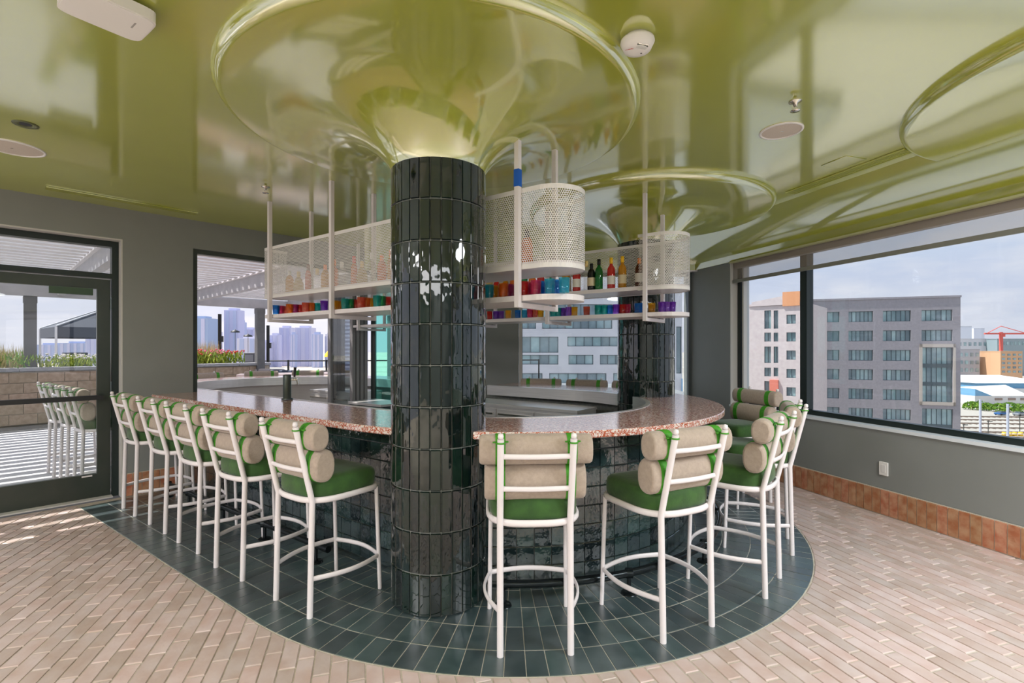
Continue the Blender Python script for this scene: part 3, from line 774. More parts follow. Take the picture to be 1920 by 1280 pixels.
def tumblers(lst,l,z,where,group,wob=.0):
    for i,(px,c) in enumerate(lst):
        ll=l+((i*7)%3-1)*wob; x,y=B(t_at(px,ll),ll)
        o=link('tumbler',tumbler_mesh(c),None); o.location=(x,y,z+.0005); o.rotation_euler=(0,0,i)
        tag(o,f'{c} glass tumbler, {ORD[i]} from the left on {where}','glass',group)
Q=lambda s:[(float(a.split(':')[0]),a.split(':')[1]) for a in s.split()]
ZA=1.822; ZBk=1.81
tumblers(Q('518:blue 527:pink 535:coral 543:orange 553:magenta 563:red 573:coral 584:orange 596:teal 608:purple 628:yellow 637:amber 647:teal 657:green 668:red 677:coral 687:orange 696:yellow 707:teal 716:green 726:red'),-1.215,ZA,'the near lower shelf left of the column','tumblers on the near shelf, left',.05)
tumblers(Q('917:cyan 926:yellow 935:yellow 944:orange 953:magenta 962:magenta 982:red 990:pink 998:red 1005:pink 1013:blue 1022:blue 1031:cyan 1041:blue 1051:cyan 1058:cyan'),-1.215,ZA,'the near lower shelf right of the column','tumblers on the near shelf, right',.05)
tumblers(Q('918:red 930:purple 940:violet 953:yellow 971:blue 984:cyan 994:pink 1003:coral 1014:yellow 1037:teal 1047:teal 1056:purple 1066:violet 1077:yellow 1100:coral 1121:teal 1133:teal 1144:blue 1155:purple 1167:red 1176:pink 1196:blue 1205:blue 1222:yellow 1241:purple 1250:violet 1260:purple'),.475,ZBk,'the far lower shelf right of the column','tumblers on the far shelf',.03)
bm_={}
PROF={'wine':[(0,0),(.034,0),(.037,.006),(.037,.175),(.033,.20),(.016,.225),(.0135,.24),(.0135,.285),(0,.285)],
 'spirit':[(0,0),(.036,0),(.039,.006),(.039,.165),(.030,.195),(.014,.215),(.0135,.25),(0,.25)],
 'round':[(0,0),(.040,0),(.045,.01),(.048,.07),(.046,.12),(.030,.165),(.015,.185),(.0145,.225),(0,.225)],
 'square':[(0,0),(.050,0),(.054,.006),(.054,.12),(.046,.145),(.016,.16),(.015,.19),(0,.19)],
 'slim':[(0,0),(.028,0),(.030,.006),(.028,.20),(.014,.235),(.013,.28),(0,.28)]}
def bottle(px,l,z,kind,c,cap,lab,label,group):
    k=(kind,c,cap,lab)
    x,y=B(t_at(px,l),l)
    if k in bm_: o=dup(bm_[k])
    else:
        seg=4 if kind=='square' else 18; m=MB()
        if kind=='square': m.lathe(PROF[kind][:5],4,(0,0,0),PI/4,2*PI+PI/4,smooth=False); m.lathe(PROF[kind][4:],4,(0,0,0),PI/4,2*PI+PI/4,smooth=False)
        else: m.lathe(PROF[kind],seg)
        o=m.build('bottle',glassmat(c,.62),fix=True); h=PROF[kind][-1][1]; r0=PROF[kind][-2][0]
        q=MB(); q.lathe([(0,h+.012),(r0+.003,h+.012),(r0+.003,h-.045),(r0-.001,h-.045)],12); q.build('cap',plain('cap_'+cap,GC[cap] if cap in GC else (.02,.02,.02),.4),o)
        if lab:
            r1=max(p[0] for p in PROF[kind])+.0012; q=MB(); q.lathe([(r1,.045),(r1,.125)],18); q.build('bottle_label',plain('paper_'+lab,{'white':(.70,.66,.60),'cream':(.66,.55,.36),'orange':(.8,.3,.04)}[lab],.7),o,fix=False)
        bm_[k]=o
    o.location=(x,y,z+.0008); tag(o,label,'bottle',group); return o
FA='bottles behind the near screen'; FB='bottles on the far shelf'
for i,(px,k,c,cap,lab,d) in enumerate([(543,'spirit','amber','clear',None,'squat amber'),(560,'round','gold','gold',None,'round golden'),(578,'slim','coral','brown',None,'slim reddish'),(595,'round','clear','gold',None,'round clear gold-topped'),(610,'spirit','amber','orange',None,'orange-capped amber'),(627,'wine','orange','orange',None,'bright orange tall'),(641,'spirit','clear','clear',None,'clear squat'),(664,'slim','orange','red',None,'slim red-capped orange'),(679,'round','gold','gold',None,'round pale gold'),(697,'wine','clear','clear',None,'tall clear'),(716,'spirit','orange','orange',None,'orange spirit'),(733,'slim','amber','orange',None,'slim amber')]):
    bottle(px,-1.06,2.02,k,c,cap,lab,f'{d} bottle, {ORD[i]} from the left behind the near perforated screen',FA)
bottle(988,-1.08,2.02,'spirit','orange','black',None,'black-capped orange bottle behind the round end of the near perforated screen',FA)
for i,(px,k,c,cap,lab,d) in enumerate([(918,'wine','gold','black',None,'black-capped golden'),(931,'round','red','red',None,'round red'),(948,'round','amber','yellow',None,'round amber'),(963,'spirit','orange','orange',None,'orange'),(983,'wine','green','green','white','green'),(998,'spirit','orange','amber','white','orange spirit'),(1014,'spirit','red','red','white','red white-labelled'),(1036,'wine','green','green','white','light green'),(1061,'spirit','amber','amber','cream','amber cream-labelled'),(1081,'spirit','red','red','white','squat red white-labelled'),(1100,'slim','clear','gold',None,'slim clear gold-capped'),(1109,'spirit','black','black','cream','black cream-labelled'),(1123,'wine','dark green','black',None,'dark green wine'),(1146,'wine','red','yellow','white','tall red yellow-capped'),(1167,'wine','amber','yellow','cream','tall amber yellow-capped'),(1199,'spirit','brown','orange','white','brown orange-capped')]):
    bottle(px,.50,2.045,k,c,cap,lab,f'{d} bottle, {ORD[i]} from the left on the far upper shelf',FB)

# ------------------------------------------------------------------ things on the ceiling and walls
def on_ceiling(px,py,z=CZ):
    s_=(CAMH-z)/(py-HY); return ((px-960)*s_,FPX*s_)
x,y=(.565,2.235); al=thing('smoke_alarm','white round smoke and fire alarm on the ceiling beside the large medallion','alarm',(x,y,CZ))
m=MB(); m.lathe([(0,0),(.055,0),(.055,-.012),(.074,-.016),(.076,-.026),(.060,-.058),(.030,-.066),(0,-.066)],32); m.build('body',M['plastic'],al)
m=MB(); m.box((.012,-.033,-.062),(.050,.024,.012),.3,.003); m.build('strobe',M['glass'],al)
m=MB(); m.box((.012,-.033,-.058),(.056,.030,.008),.3,.002); m.build('strobe_frame',M['chrome'],al)
m=MB(); m.lathe([(0,-.068),(.004,-.067),(.005,-.060)],8,(.02,.012,.0)); m.build('indicator',M['black'],al)
cu=bpy.data.curves.new('fire_lettering','FONT'); cu.body='FIRE'; cu.size=.022; cu.extrude=.0004; cu.align_x='CENTER'; cu.align_y='CENTER'
tx=bpy.data.objects.new('lettering_curve',cu); COL.objects.link(tx); bpy.context.view_layer.update(); tm_=bpy.data.meshes.new_from_object(tx.evaluated_get(bpy.context.evaluated_depsgraph_get())); bpy.data.objects.remove(tx); to=link('fire_lettering',tm_,M['red'],al); to.location=(-.040,-.012,-.0635); to.rotation_euler=(PI-.25,-.28,rad(125))
x,y=-1.63,2.0; bx=thing('wireless_access_point','white rounded plastic box under the ceiling, top left','ceiling box',(x,y,CZ),rad(-36))
m=MB(); m.prism(selip(28,.115,.14,7),-.062,-.018); m.build('housing',M['plastic'],bx); m=MB(); m.prism(selip(28,.109,.134,7),-.066,-.0615); m.build('face_plate',M['plastic'],bx); m=MB(); m.box((0,0,-.009),(.13,.16,.018)); m.build('mount',plain('dull_green',(.06,.10,.02)),bx)
m=MB(); m.box((.02,.08,-.0665),(.05,.006,.001)); m.build('mark',plain('grey_mark',(.35,.33,.32)),bx)
def speaker(x,y,r,label):
    t=thing('ceiling_speaker',label,'speaker',(x,y,CZ)); m=MB(); m.lathe([(r,.0),(r,-.006),(r-.012,-.008),(r-.014,-.002)],40); m.build('bezel',M['plastic'],t); m=MB(); m.lathe([(r-.013,-.002),(r*.4,-.006),(0,-.007)],40); m.build('grille',M['grille'],t)
    m=MB(); m.box((.0,-.01,-.008),(.018,.007,.002)); m.build('badge',M['chrome'],t)
speaker(1.737,3.20,.128,'round cream ceiling speaker above the right windows'); speaker(-3.49,3.47,.17,'large round cream ceiling speaker above the glass door')
t=thing('downlight','small dark recessed ceiling downlight above the glass door','downlight',(-3.047,3.107,CZ)); m=MB(); m.lathe([(.064,0),(.064,-.004),(.045,-.005),(.034,.0),(.03,.02)],28); m.build('trim_ring',plain('olive_ring',(.10,.11,.04),.3),t); m=MB(); m.lathe([(.032,-.001),(0,-.0015)],20); m.build('aperture',M['black'],t)
def sprinkler(x,y,label):
    t=thing('sprinkler',label,'sprinkler',(x,y,CZ)); m=MB(); m.lathe([(0,0),(.034,0),(.034,-.004),(.012,-.012),(.009,-.03),(0,-.03)],20); m.build('escutcheon',M['chrome'],t)
    m=MB(); m.tube([(.011,0,-.028),(.012,0,-.05)],.003,6); m.tube([(-.011,0,-.028),(-.012,0,-.05)],.003,6); m.tube([(0,0,-.028),(0,0,-.052)],.003,6); m.build('frame_arms',M['chrome'],t)
    m=MB(); m.lathe([(0,-.052),(.026,-.053),(.026,-.056),(0,-.057)],16); m.build('deflector',M['chrome'],t)
sprinkler(1.609,2.818,'chrome fire sprinkler above the right-hand ceiling speaker'); sprinkler(-2.14,4.31,'chrome fire sprinkler left of the near hanging shelf')
def diffuser(name,label,F,s0,s1,o,n=4,wd=.10):
    t=thing(name,label,'vent',(0,0,0)); m=MB(); wbox(m,s0,s1,o-wd/2,o+wd/2,CZ-.003,CZ+.001,F); m.build('backing',M['bframe'],t)
    for i in range(n+1):
        oo=o-wd/2+wd*i/n; k=MB(); wbox(k,s0,s1,oo-.008,oo+.008,CZ-.012,CZ-.002,F); k.build('slat',M['green'],t)
diffuser('linear_diffuser','long slotted air diffuser in the ceiling along the right windows',WR,s_of_y(3.72),s_of_y(4.70),-.80)
diffuser('linear_diffuser','long slotted air diffuser in the ceiling above the left wall',WA,.27,1.42,-.345,3,.09)
t=thing('access_panel','small square green access panel in the ceiling by the right diffuser','panel',(2.50,3.74,CZ),rad(-73)); m=MB(); m.box((0,0,-.002),(.2,.2,.004)); m.build('panel_face',M['green'],t); m=MB(); m.tube([(-.1,-.1,-.003),(.1,-.1,-.003),(.1,.1,-.003),(-.1,.1,-.003)],.003,4,closed=True); m.build('panel_rim',M['green'],t)
s_=s_of_y(4.46); x,y=WR(s_,-.006); t=thing('wall_outlet','white wall outlet plate below the right window','outlet',(x,y,.415),math.atan2(RD[1],RD[0])); m=MB(); m.box((0,0,0),(.076,.010,.122),0,.003); m.build('cover_plate',M['plastic'],t)
m=MB(); m.box((0,.0055,0),(.036,.003,.070),0,.001); m.build('socket_insert',plain('ivory',(.74,.71,.69),.4),t)
# roller shade over the right window
t=thing('roller_shade','sheer grey-beige roller shade pulled a little way down the right window','roller shade',(0,0,0))
m=MB(); wbox(m,-10.4,sW-.03,.02,.024,2.36,HZ-.001,WR); m.build('shade_fabric',M['shade'],t)
m=MB(); wbox(m,-10.4,sW-.03,.012,.032,2.322,2.362,WR); m.build('hem_bar',plain('grey_hem',(.22,.22,.19)),t)
m=MB(); wbox(m,-10.4,sW-.03,.03,.085,HZ-.085,HZ-.002,WR); m.build('roller_tube',plain('beige_roll',(.36,.32,.28)),t)

# ------------------------------------------------------------------ terrace outside the left wall
GZ=-22.0
m=MB(); m.prism([WA(-9,.24),WA(4.6,.24),(XA+.6,YB+.3),(6,9.0),(6,21),(-26,26),(-24,4)],-.35,-.03); ter=struct('terrace_floor',m,plain('paver_bed',(.22,.22,.22),.9))
M['paver']=mat('pale_paver',(.62,.60,.61),(.70,.68,.69),6,.75,.1,60,var=.05)
pv=1.2; me=None
for i in range(-3,6):
    for j in range(0,5):
        if me is None:
            b=MB(); b.box((0,0,-.025),(pv-.012,pv-.012,.05),0,.004); me=b.mesh('paver'); me.materials.append(M['paver'])
        x,y=WA((i+.5)*pv,.26+(j+.5)*pv)
        if y>14: continue
        o=link('paver',me,None,ter); o.location=(x,y,0); o.rotation_euler=(0,0,rad(47))
# block planter wall with coping and planting
P0=(-9.73,9.43); pd_=math.radians(50.5); PD=(math.cos(pd_),math.sin(pd_)); PN=(-PD[1],PD[0])
def WP(s,o): return (P0[0]+PD[0]*s+PN[0]*o,P0[1]+PD[1]*s+PN[1]*o)
M['block']=mat('tan_split_block',(.36,.26,.185),(.47,.35,.26),14,.85,.5,60,var=.13,bdist=.01)
pl=thing('planter','tan concrete-block planter wall with grey coping on the terrace','planter',(0,0,0))
m=MB(); wbox(m,-3,5.05,.02,.95,0,1.03,WP); m.build('core',M['mortar'],pl)
b=MB(); b.box((0,0,0),(.392,.03,.192),0,.004); me=b.mesh('block'); me.materials.append(M['block'])
for r in range(5):
    for i in range(20):
        s_=-2.9+i*.402+(r%2)*.201
        if s_>4.95: continue
        x,y=WP(s_,.012); o=link('block',me,None,pl); o.location=(x,y,.105+r*.203); o.rotation_euler=(0,0,pd_)
M['coping']=mat('grey_coping',(.30,.30,.32),(.36,.36,.38),10,.8,.1,40,var=.06)
b=MB(); b.box((0,0,0),(.795,.36,.07),0,.006); me=b.mesh('coping'); me.materials.append(M['coping'])
for i in range(10):
    x,y=WP(-2.55+i*.802,.13); o=link('coping_slab',me,None,pl); o.location=(x,y,1.075); o.rotation_euler=(0,0,pd_)
m=MB(); wbox(m,-3,5.0,.32,.93,1.03,1.07,WP); m.build('soil',plain('dark_soil',(.05,.035,.02),.95),pl)
M['leaf']=mat('leaf_green',(.10,.24,.02),(.30,.42,.05),20,.6,var=.4); M['straw']=mat('straw_grass',(.62,.50,.30),(.50,.42,.20),9,.8,var=.25); M['ylw']=mat('lime_leaf',(.42,.45,.06),(.22,.33,.03),20,.6,var=.3)
def plantfol(n,rx,h,wd,up):
    m=MB()
    for i in range(n):
        a=R.uniform(0,2*PI); q=R.random()**.5*rx; x,y=q*math.cos(a),q*math.sin(a); z=R.random()*h*(.75 if up<.5 else .15)
        l=h*R.uniform(.25,.5) if up<.5 else h*R.uniform(.6,1); b=R.uniform(0,2*PI); ln=R.uniform(.1,.9)*(1-up*.75)*l; c,s_=math.cos(b),math.sin(b); wq=wd*R.uniform(.6,1.3)
        m.add([(x-s_*wq,y+c*wq,z),(x+s_*wq,y-c*wq,z),(x+c*ln*.6+s_*wq*.7,y+s_*ln*.6-c*wq*.7,z+l*.6),(x+c*ln,y+s_*ln,z+l)],[(0,1,2),(0,2,3)])
    return m
def plant(s_,o_,h,rx,matn,label,flowers=None,up=.2,n=260,wd=.016,grp=None):
    x,y=WP(s_,o_); t=thing('planter_plant',label,'plant',(x,y,1.068),0,grp); plantfol(n,rx,h,wd,up).build('foliage',M[matn],t,fix=False,kind='stuff')
    if flowers:
        m=MB()
        for i in range(46):
            a=R.uniform(0,2*PI); q=R.random()**.5*rx; z=h*R.uniform(.62,1.05); m.lathe([(0,.0),(.028,.012),(.022,.03),(0,.034)],6,(q*math.cos(a),q*math.sin(a),z))
        m.build('flowers',plain('petal_'+flowers,{'red':(.70,.05,.05),'pink':(.80,.16,.28),'white':(.75,.7,.65)}[flowers],.6),t,fix=False,kind='stuff')
plant(.02,.55,.50,.40,'straw','tall straw-coloured grass in the planter at the left picture edge',None,.9,420,.007)
plant(.10,.40,.34,.46,'leaf','bright green shrub in the planter left of the grey pergola post',None,.2)
plant(.80,.55,.28,.45,'ylw','low lime-green plant just right of the pergola post behind the door glass','white',.2)
plant(1.30,.55,.26,.42,'ylw','low yellow-green plant in the planter near the door hinge side','white',.2)
plant(3.22,.75,.75,.34,'straw','tall feathery straw grass behind the red flowers in the window opening',None,.9,500,.007)
plant(3.25,.42,.36,.34,'ylw','red-flowered plant at the left edge of the window opening','red',.2)
plant(3.80,.50,.36,.34,'ylw','pink-flowered plant between two red ones in the planter','pink',.2)
plant(4.30,.50,.34,.30,'ylw','red-flowered plant nearest the end of the planter','red',.2)
plant(3.85,.85,.62,.26,'straw','shorter feathery straw grass behind the pink flowers',None,.9,300,.007)
# pergola: posts, beams, slatted roof
M['pgrey']=mat('pergola_grey',(.13,.13,.135),(.16,.16,.165),4,.5); M['pwhite']=mat('pergola_white',(.76,.71,.71),(.82,.77,.77),5,.55)
M['pbeam']=mat('pergola_beam',(.42,.41,.43),(.48,.46,.48),4,.5)
pg=thing('pergola','white and grey steel pergola with slatted roof over the terrace','pergola',(0,0,0))
PO=7.6
for s_,o_ in((.57,PO+.1),(4.93,PO-.03),(9.0,PO),(-3.6,PO)):
    x,y=WA(s_,o_); m=MB(); m.box((x,y,1.27),(.19,.19,2.54),rad(47),.006); m.build('post',M['pgrey'],pg)
    m=MB(); m.box((x,y,2.47),(.205,.205,.13),rad(47)); m.build('post_bracket',M['pgrey'],pg)
m=MB(); wbox(m,-3.5,9.2,PO-.07,PO+.07,2.54,2.78); m.build('edge_beam',M['pbeam'],pg)
for s_ in(-1.35,1.02,3.3,5.7):
    m=MB(); wbox(m,s_-.06,s_+.06,.30,PO-.07,2.58,2.82); m.build('cross_beam',M['pbeam'],pg)
    m=MB(); wbox(m,s_-.11,s_+.11,.30,PO-.07,2.805,2.825); m.build('beam_flange',M['pwhite'],pg)
o_=.32
while o_<PO+.3:
    for a,b_ in((-3.5,5.7),):
        m=MB(); m.prism([WA(a,o_),WA(b_,o_),WA(b_,o_+.20),WA(a,o_+.20)],2.835,2.862); m.build('slat',M['pwhite'],pg)
    o_+=.30
# pop-up canopy
cn=thing('canopy_tent','black pop-up canopy tent with white legs on the terrace','tent',(0,0,0))
Nn=(-11.95,13.0); d1=(-.77,.64); d2=(.64,.77); T=lambda a,b:(Nn[0]+d1[0]*a+d2[0]*b,Nn[1]+d1[1]*a+d2[1]*b)
q=[T(0,0),T(2.6,0),T(2.6,3.0),T(0,3.0)]; ap=T(1.3,2.3)
m=MB(); vs=[(x,y,2.06) for x,y in q]+[(*ap,3.15)]; m.add(vs,[(0,1,4),(1,2,4),(2,3,4),(3,0,4)]); vs=[]
for i in range(4): a,b_=q[i],q[(i+1)%4]; k=len(m.v); m.add([(*a,2.06),(*b_,2.06),(*b_,1.78),(*a,1.78)],[(0,1,2,3)])
m.build('roof_cloth',plain('tent_black',(.05,.055,.075),.7),cn)
for x,y in q: m=MB(); m.box((x,y,1.03),(.05,.05,2.06),.7); m.build('leg',M['white'],cn)
for i in range(4):
    m=MB(); a=q[i]; m.tube([(*a,2.075),(*ap,3.165)],.02,6); m.build('roof_rib',plain('rib_grey',(.5,.5,.52),.5),cn)
# railing at the terrace edge
rl=thing('terrace_railing','thin dark metal railing along the far terrace edge','railing',(0,0,0))
ra,rb=(-19,15.5),(1.0,18.5)
def LR(t): return (ra[0]+(rb[0]-ra[0])*t,ra[1]+(rb[1]-ra[1])*t)
for z in(1.05,.12): m=MB(); m.tube([(*LR(0),z),(*LR(1),z)],.022,6); m.build('rail',M['black'],rl)
for i in range(17): m=MB(); x,y=LR(i/16); m.box((x,y,.54),(.05,.05,1.08)); m.build('baluster',M['black'],rl)
def pole(px,Y,z,label):
    x=(px-960)/FPX*Y; t=thing('light_pole',label,'pole',(x,Y,0)); m=MB(); m.tube([(0,0,0),(0,0,z)],.045,8); m.build('shaft',M['black'],t); m=MB(); m.box((.05,0,z*.72),(.06,.09,.16)); m.build('fixture',M['black'],t); m=MB(); m.lathe([(0,.03),(.12,.025),(.13,0)],12); m.build('base',M['black'],t)
pole(412,13.5,2.42,'dark terrace light pole rising from the flower planter'); pole(502.5,15.0,2.18,'dark terrace light pole right of the pergola post')
def armchair(px,Y,rz,c,label,w_=.85):
    x=(px-960)/FPX*Y; t=thing('lounge_chair',label,'armchair',(x,Y,0),rz); mm=plain('wicker_%d'%int(c[0]*1000),c,.85)
    m=MB(); m.box((0,0,.22),(w_,.8,.28),0,.02); m.build('base',mm,t); m=MB(); m.box((0,.36,.58),(w_,.12,.75),0,.03); m.build('backrest',mm,t)
    for s_ in(-1,1): m=MB(); m.box((s_*(w_/2-.06),0,.45),(.12,.8,.36),0,.03); m.build('arm',mm,t)
    m=MB(); m.box((0,-.03,.42),(w_-.26,.66,.14),0,.04); m.build('seat_pad',plain('pad_%d'%int(c[2]*1000),(c[0]*1.6,c[1]*1.5,c[2]*1.5),.9),t)
armchair(553,12.6,2.7,(.055,.07,.11),'navy lounge chair on the far terrace left of the beer tap'); armchair(613,12.3,3.3,(.20,.18,.17),'grey wicker lounge chair on the far terrace right of the beer tap',.95); armchair(515,13.4,3.0,(.42,.38,.38),'pale lounge chair beside the terrace light pole',1.0)
x=(620-960)/FPX*15.6; t=thing('folded_umbrella','yellow terrace umbrella beyond the wicker lounge chair','umbrella',(x,15.6,0)); m=MB(); m.tube([(0,0,0),(0,0,1.45)],.02,8); m.build('pole',M['pgrey'],t); m=MB(); m.lathe([(.20,1.22),(.17,1.32),(.08,1.42),(0,1.46)],10); m.build('canopy',plain('yellow_cloth',(.85,.55,.03),.7),t,fix=False)
# round terrace tables beyond the outdoor counter
tb=thing('terrace_table','long pink-topped terrace table seen above the outdoor counter','table',(-4.9,10.9,0),rad(20)); m=MB(); m.prism(selip(24,1.0,.45,5),.90,.94); m.build('tabletop',plain('pink_top',(.72,.55,.52),.4),tb)
for a in(-.6,.6): m=MB(); m.tube([(a,0,0),(a,0,.9)],.04,8); m.build('pedestal',M['white'],tb); 

# ------------------------------------------------------------------ city beyond
m=MB(); m.prism([(-1500,40),(1500,40),(1500,2600),(-1500,2600)],GZ-1,GZ); city=m.build('city_ground',mat('dusty_ground',(.36,.32,.27),(.46,.41,.35),.02,.95),None); city['kind']='structure'
def haze(i): return plain('hazy_facade_%d'%i,[(.46,.47,.66),(.40,.45,.64),(.52,.52,.68),(.58,.57,.68),(.33,.41,.58),(.50,.53,.62)][i],.8)  # distance haze baked into the facade colours
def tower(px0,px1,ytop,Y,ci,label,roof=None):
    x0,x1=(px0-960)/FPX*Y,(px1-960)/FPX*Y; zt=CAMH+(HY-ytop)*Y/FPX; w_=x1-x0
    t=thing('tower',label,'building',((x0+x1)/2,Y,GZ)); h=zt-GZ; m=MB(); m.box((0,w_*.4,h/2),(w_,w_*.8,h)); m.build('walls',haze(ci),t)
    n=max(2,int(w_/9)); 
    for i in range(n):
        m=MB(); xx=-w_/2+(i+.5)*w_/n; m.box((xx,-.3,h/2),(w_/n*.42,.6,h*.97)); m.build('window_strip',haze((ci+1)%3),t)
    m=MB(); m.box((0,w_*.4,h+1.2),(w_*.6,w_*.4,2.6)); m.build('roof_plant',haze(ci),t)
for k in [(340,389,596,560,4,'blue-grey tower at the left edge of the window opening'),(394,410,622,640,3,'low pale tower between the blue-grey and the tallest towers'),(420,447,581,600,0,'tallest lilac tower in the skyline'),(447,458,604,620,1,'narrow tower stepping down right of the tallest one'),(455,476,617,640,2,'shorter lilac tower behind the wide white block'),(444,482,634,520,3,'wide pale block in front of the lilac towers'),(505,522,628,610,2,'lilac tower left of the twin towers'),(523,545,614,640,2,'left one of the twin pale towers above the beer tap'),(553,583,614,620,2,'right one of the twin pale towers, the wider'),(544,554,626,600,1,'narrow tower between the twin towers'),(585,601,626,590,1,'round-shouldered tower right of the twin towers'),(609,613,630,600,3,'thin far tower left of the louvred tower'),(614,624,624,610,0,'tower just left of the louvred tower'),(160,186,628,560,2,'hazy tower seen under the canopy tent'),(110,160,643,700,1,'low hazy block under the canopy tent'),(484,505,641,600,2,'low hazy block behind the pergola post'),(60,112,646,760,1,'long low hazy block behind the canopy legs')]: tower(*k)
# louvred tower close by
x0,x1=(621-960)/FPX*60,(676-960)/FPX*60; t=thing('louvred_tower','blue-grey tower with horizontal louvres beside the folded glass panels','building',((x0+x1)/2,60,GZ)); w_=x1-x0; h=40
m=MB(); m.box((0,1.6,h/2),(w_,3,h)); m.build('walls',plain('louvre_back',(.24,.27,.42),.7),t)
for i in range(40):
    z=h-18.6+i*.47-.2; m=MB(); m.box((0,.0,z),(w_,.3,.22)); m.build('louvre',plain('louvre_blue',(.42,.44,.60),.6),t)
M['farwin']=mat('far_window_glass',(.16,.25,.26),(.34,.44,.44),.35,.12,coat=1,var=.3,stretch=(1,1,1))
M['farframe']=plain('far_window_frame',(.12,.15,.16))
def facade(name,label,Lp,Rp,z0,z1,wins,matn,depth=12,rec=.35,mull=3,framem=None,split=None):
    dx,dy=Rp[0]-Lp[0],Rp[1]-Lp[1]; Ln=math.hypot(dx,dy); d=(dx/Ln,dy/Ln); n=(d[1],-d[0])   # n faces the camera
    if n[0]*Lp[0]+n[1]*Lp[1]>0: n=(-n[0],-n[1])
    t=thing(name,label,'building',(0,0,0)); Wd=lambda s,o,z:(Lp[0]+d[0]*s+n[0]*o,Lp[1]+d[1]*s+n[1]*o,z)
    ss=sorted({0,Ln}|{w[0] for w in wins}|{w[1] for w in wins}); zs=sorted({z0,z1}|{w[2] for w in wins}|{w[3] for w in wins}); m=MB()
    for a,b in zip(ss,ss[1:]):
        for c,e in zip(zs,zs[1:]):
            sm,zm=(a+b)/2,(c+e)/2
            if any(w[0]<sm<w[1] and w[2]<zm<w[3] for w in wins): continue
            m.add([Wd(a,0,c),Wd(b,0,c),Wd(b,0,e),Wd(a,0,e)],[(0,1,2,3)])
    for w in wins:
        a,b,c,e=w[:4]; q=[(a,c),(b,c),(b,e),(a,e)]
        for i in range(4): p,r=q[i],q[(i+1)%4]; m.add([Wd(p[0],0,p[1]),Wd(r[0],0,r[1]),Wd(r[0],-rec,r[1]),Wd(p[0],-rec,p[1])],[(0,1,2,3)])
    m.add([Wd(0,0,z0),Wd(0,-depth,z0),Wd(0,-depth,z1),Wd(0,0,z1)],[(0,1,2,3)]); m.add([Wd(Ln,0,z0),Wd(Ln,-depth,z0),Wd(Ln,-depth,z1),Wd(Ln,0,z1)],[(0,1,2,3)]); m.add([Wd(0,0,z1),Wd(Ln,0,z1),Wd(Ln,-depth,z1),Wd(0,-depth,z1)],[(0,1,2,3)]); m.add([Wd(0,-depth,z0),Wd(Ln,-depth,z0),Wd(Ln,-depth,z1),Wd(0,-depth,z1)],[(0,1,2,3)])
    m.build('walls',matn,t)
    m=MB(); m.add([Wd(-.1,.15,z1),Wd(Ln+.1,.15,z1),Wd(Ln+.1,.15,z1+.35),Wd(-.1,.15,z1+.35),Wd(-.1,-.5,z1),Wd(Ln+.1,-.5,z1),Wd(Ln+.1,-.5,z1+.35),Wd(-.1,-.5,z1+.35)],[(0,1,2,3),(3,2,6,7),(7,6,5,4),(4,5,1,0),(0,3,7,4),(1,2,6,5)]); m.build('parapet',matn,t)
    for w in wins:
        a,b,c,e=w[:4]; nm=mull if len(w)<5 else w[4]; m=MB(); q=.07
        def bar(s0,s1,c0,c1): m.add([Wd(s0,-rec+.12,c0),Wd(s1,-rec+.12,c0),Wd(s1,-rec+.12,c1),Wd(s0,-rec+.12,c1),Wd(s0,-rec-.02,c0),Wd(s1,-rec-.02,c0),Wd(s1,-rec-.02,c1),Wd(s0,-rec-.02,c1)],[(0,1,2,3),(3,2,6,7),(7,6,5,4),(4,5,1,0),(0,3,7,4),(1,2,6,5)])
        bar(a,b,c,c+q); bar(a,b,e-q,e); bar(a,a+q,c,e); bar(b-q,b,c,e)
        for i in range(1,nm): s_=a+(b-a)*i/nm; bar(s_-q/2,s_+q/2,c,e)
        if len(w)>5:
            for i in range(1,w[5]): z=c+(e-c)*i/w[5]; bar(a,b,z-.35,z+.35)
        f=m.build('window',framem or M['farframe'],t,fix=False)
        for i in range(nm):
            s0=a+(b-a)*i/nm; s1=a+(b-a)*(i+1)/nm; k=MB(); k.add([Wd(s0,-rec,c),Wd(s1,-rec,c),Wd(s1,-rec,e),Wd(s0,-rec,e)],[(0,1,2,3)]); k.build('pane',M['farwin'],f,fix=False)
    return t,Wd
def mkpx(Lp,Rp):
    dx,dy=Rp[0]-Lp[0],Rp[1]-Lp[1]; Ln=math.hypot(dx,dy)
    def f(px,py=None):
        k=(px-960)/FPX; u=(k*Lp[1]-Lp[0])/(dx-k*dy); Y=Lp[1]+dy*u
        return (u*Ln) if py is None else (u*Ln,CAMH+(HY-py)*Y/FPX)
    return f
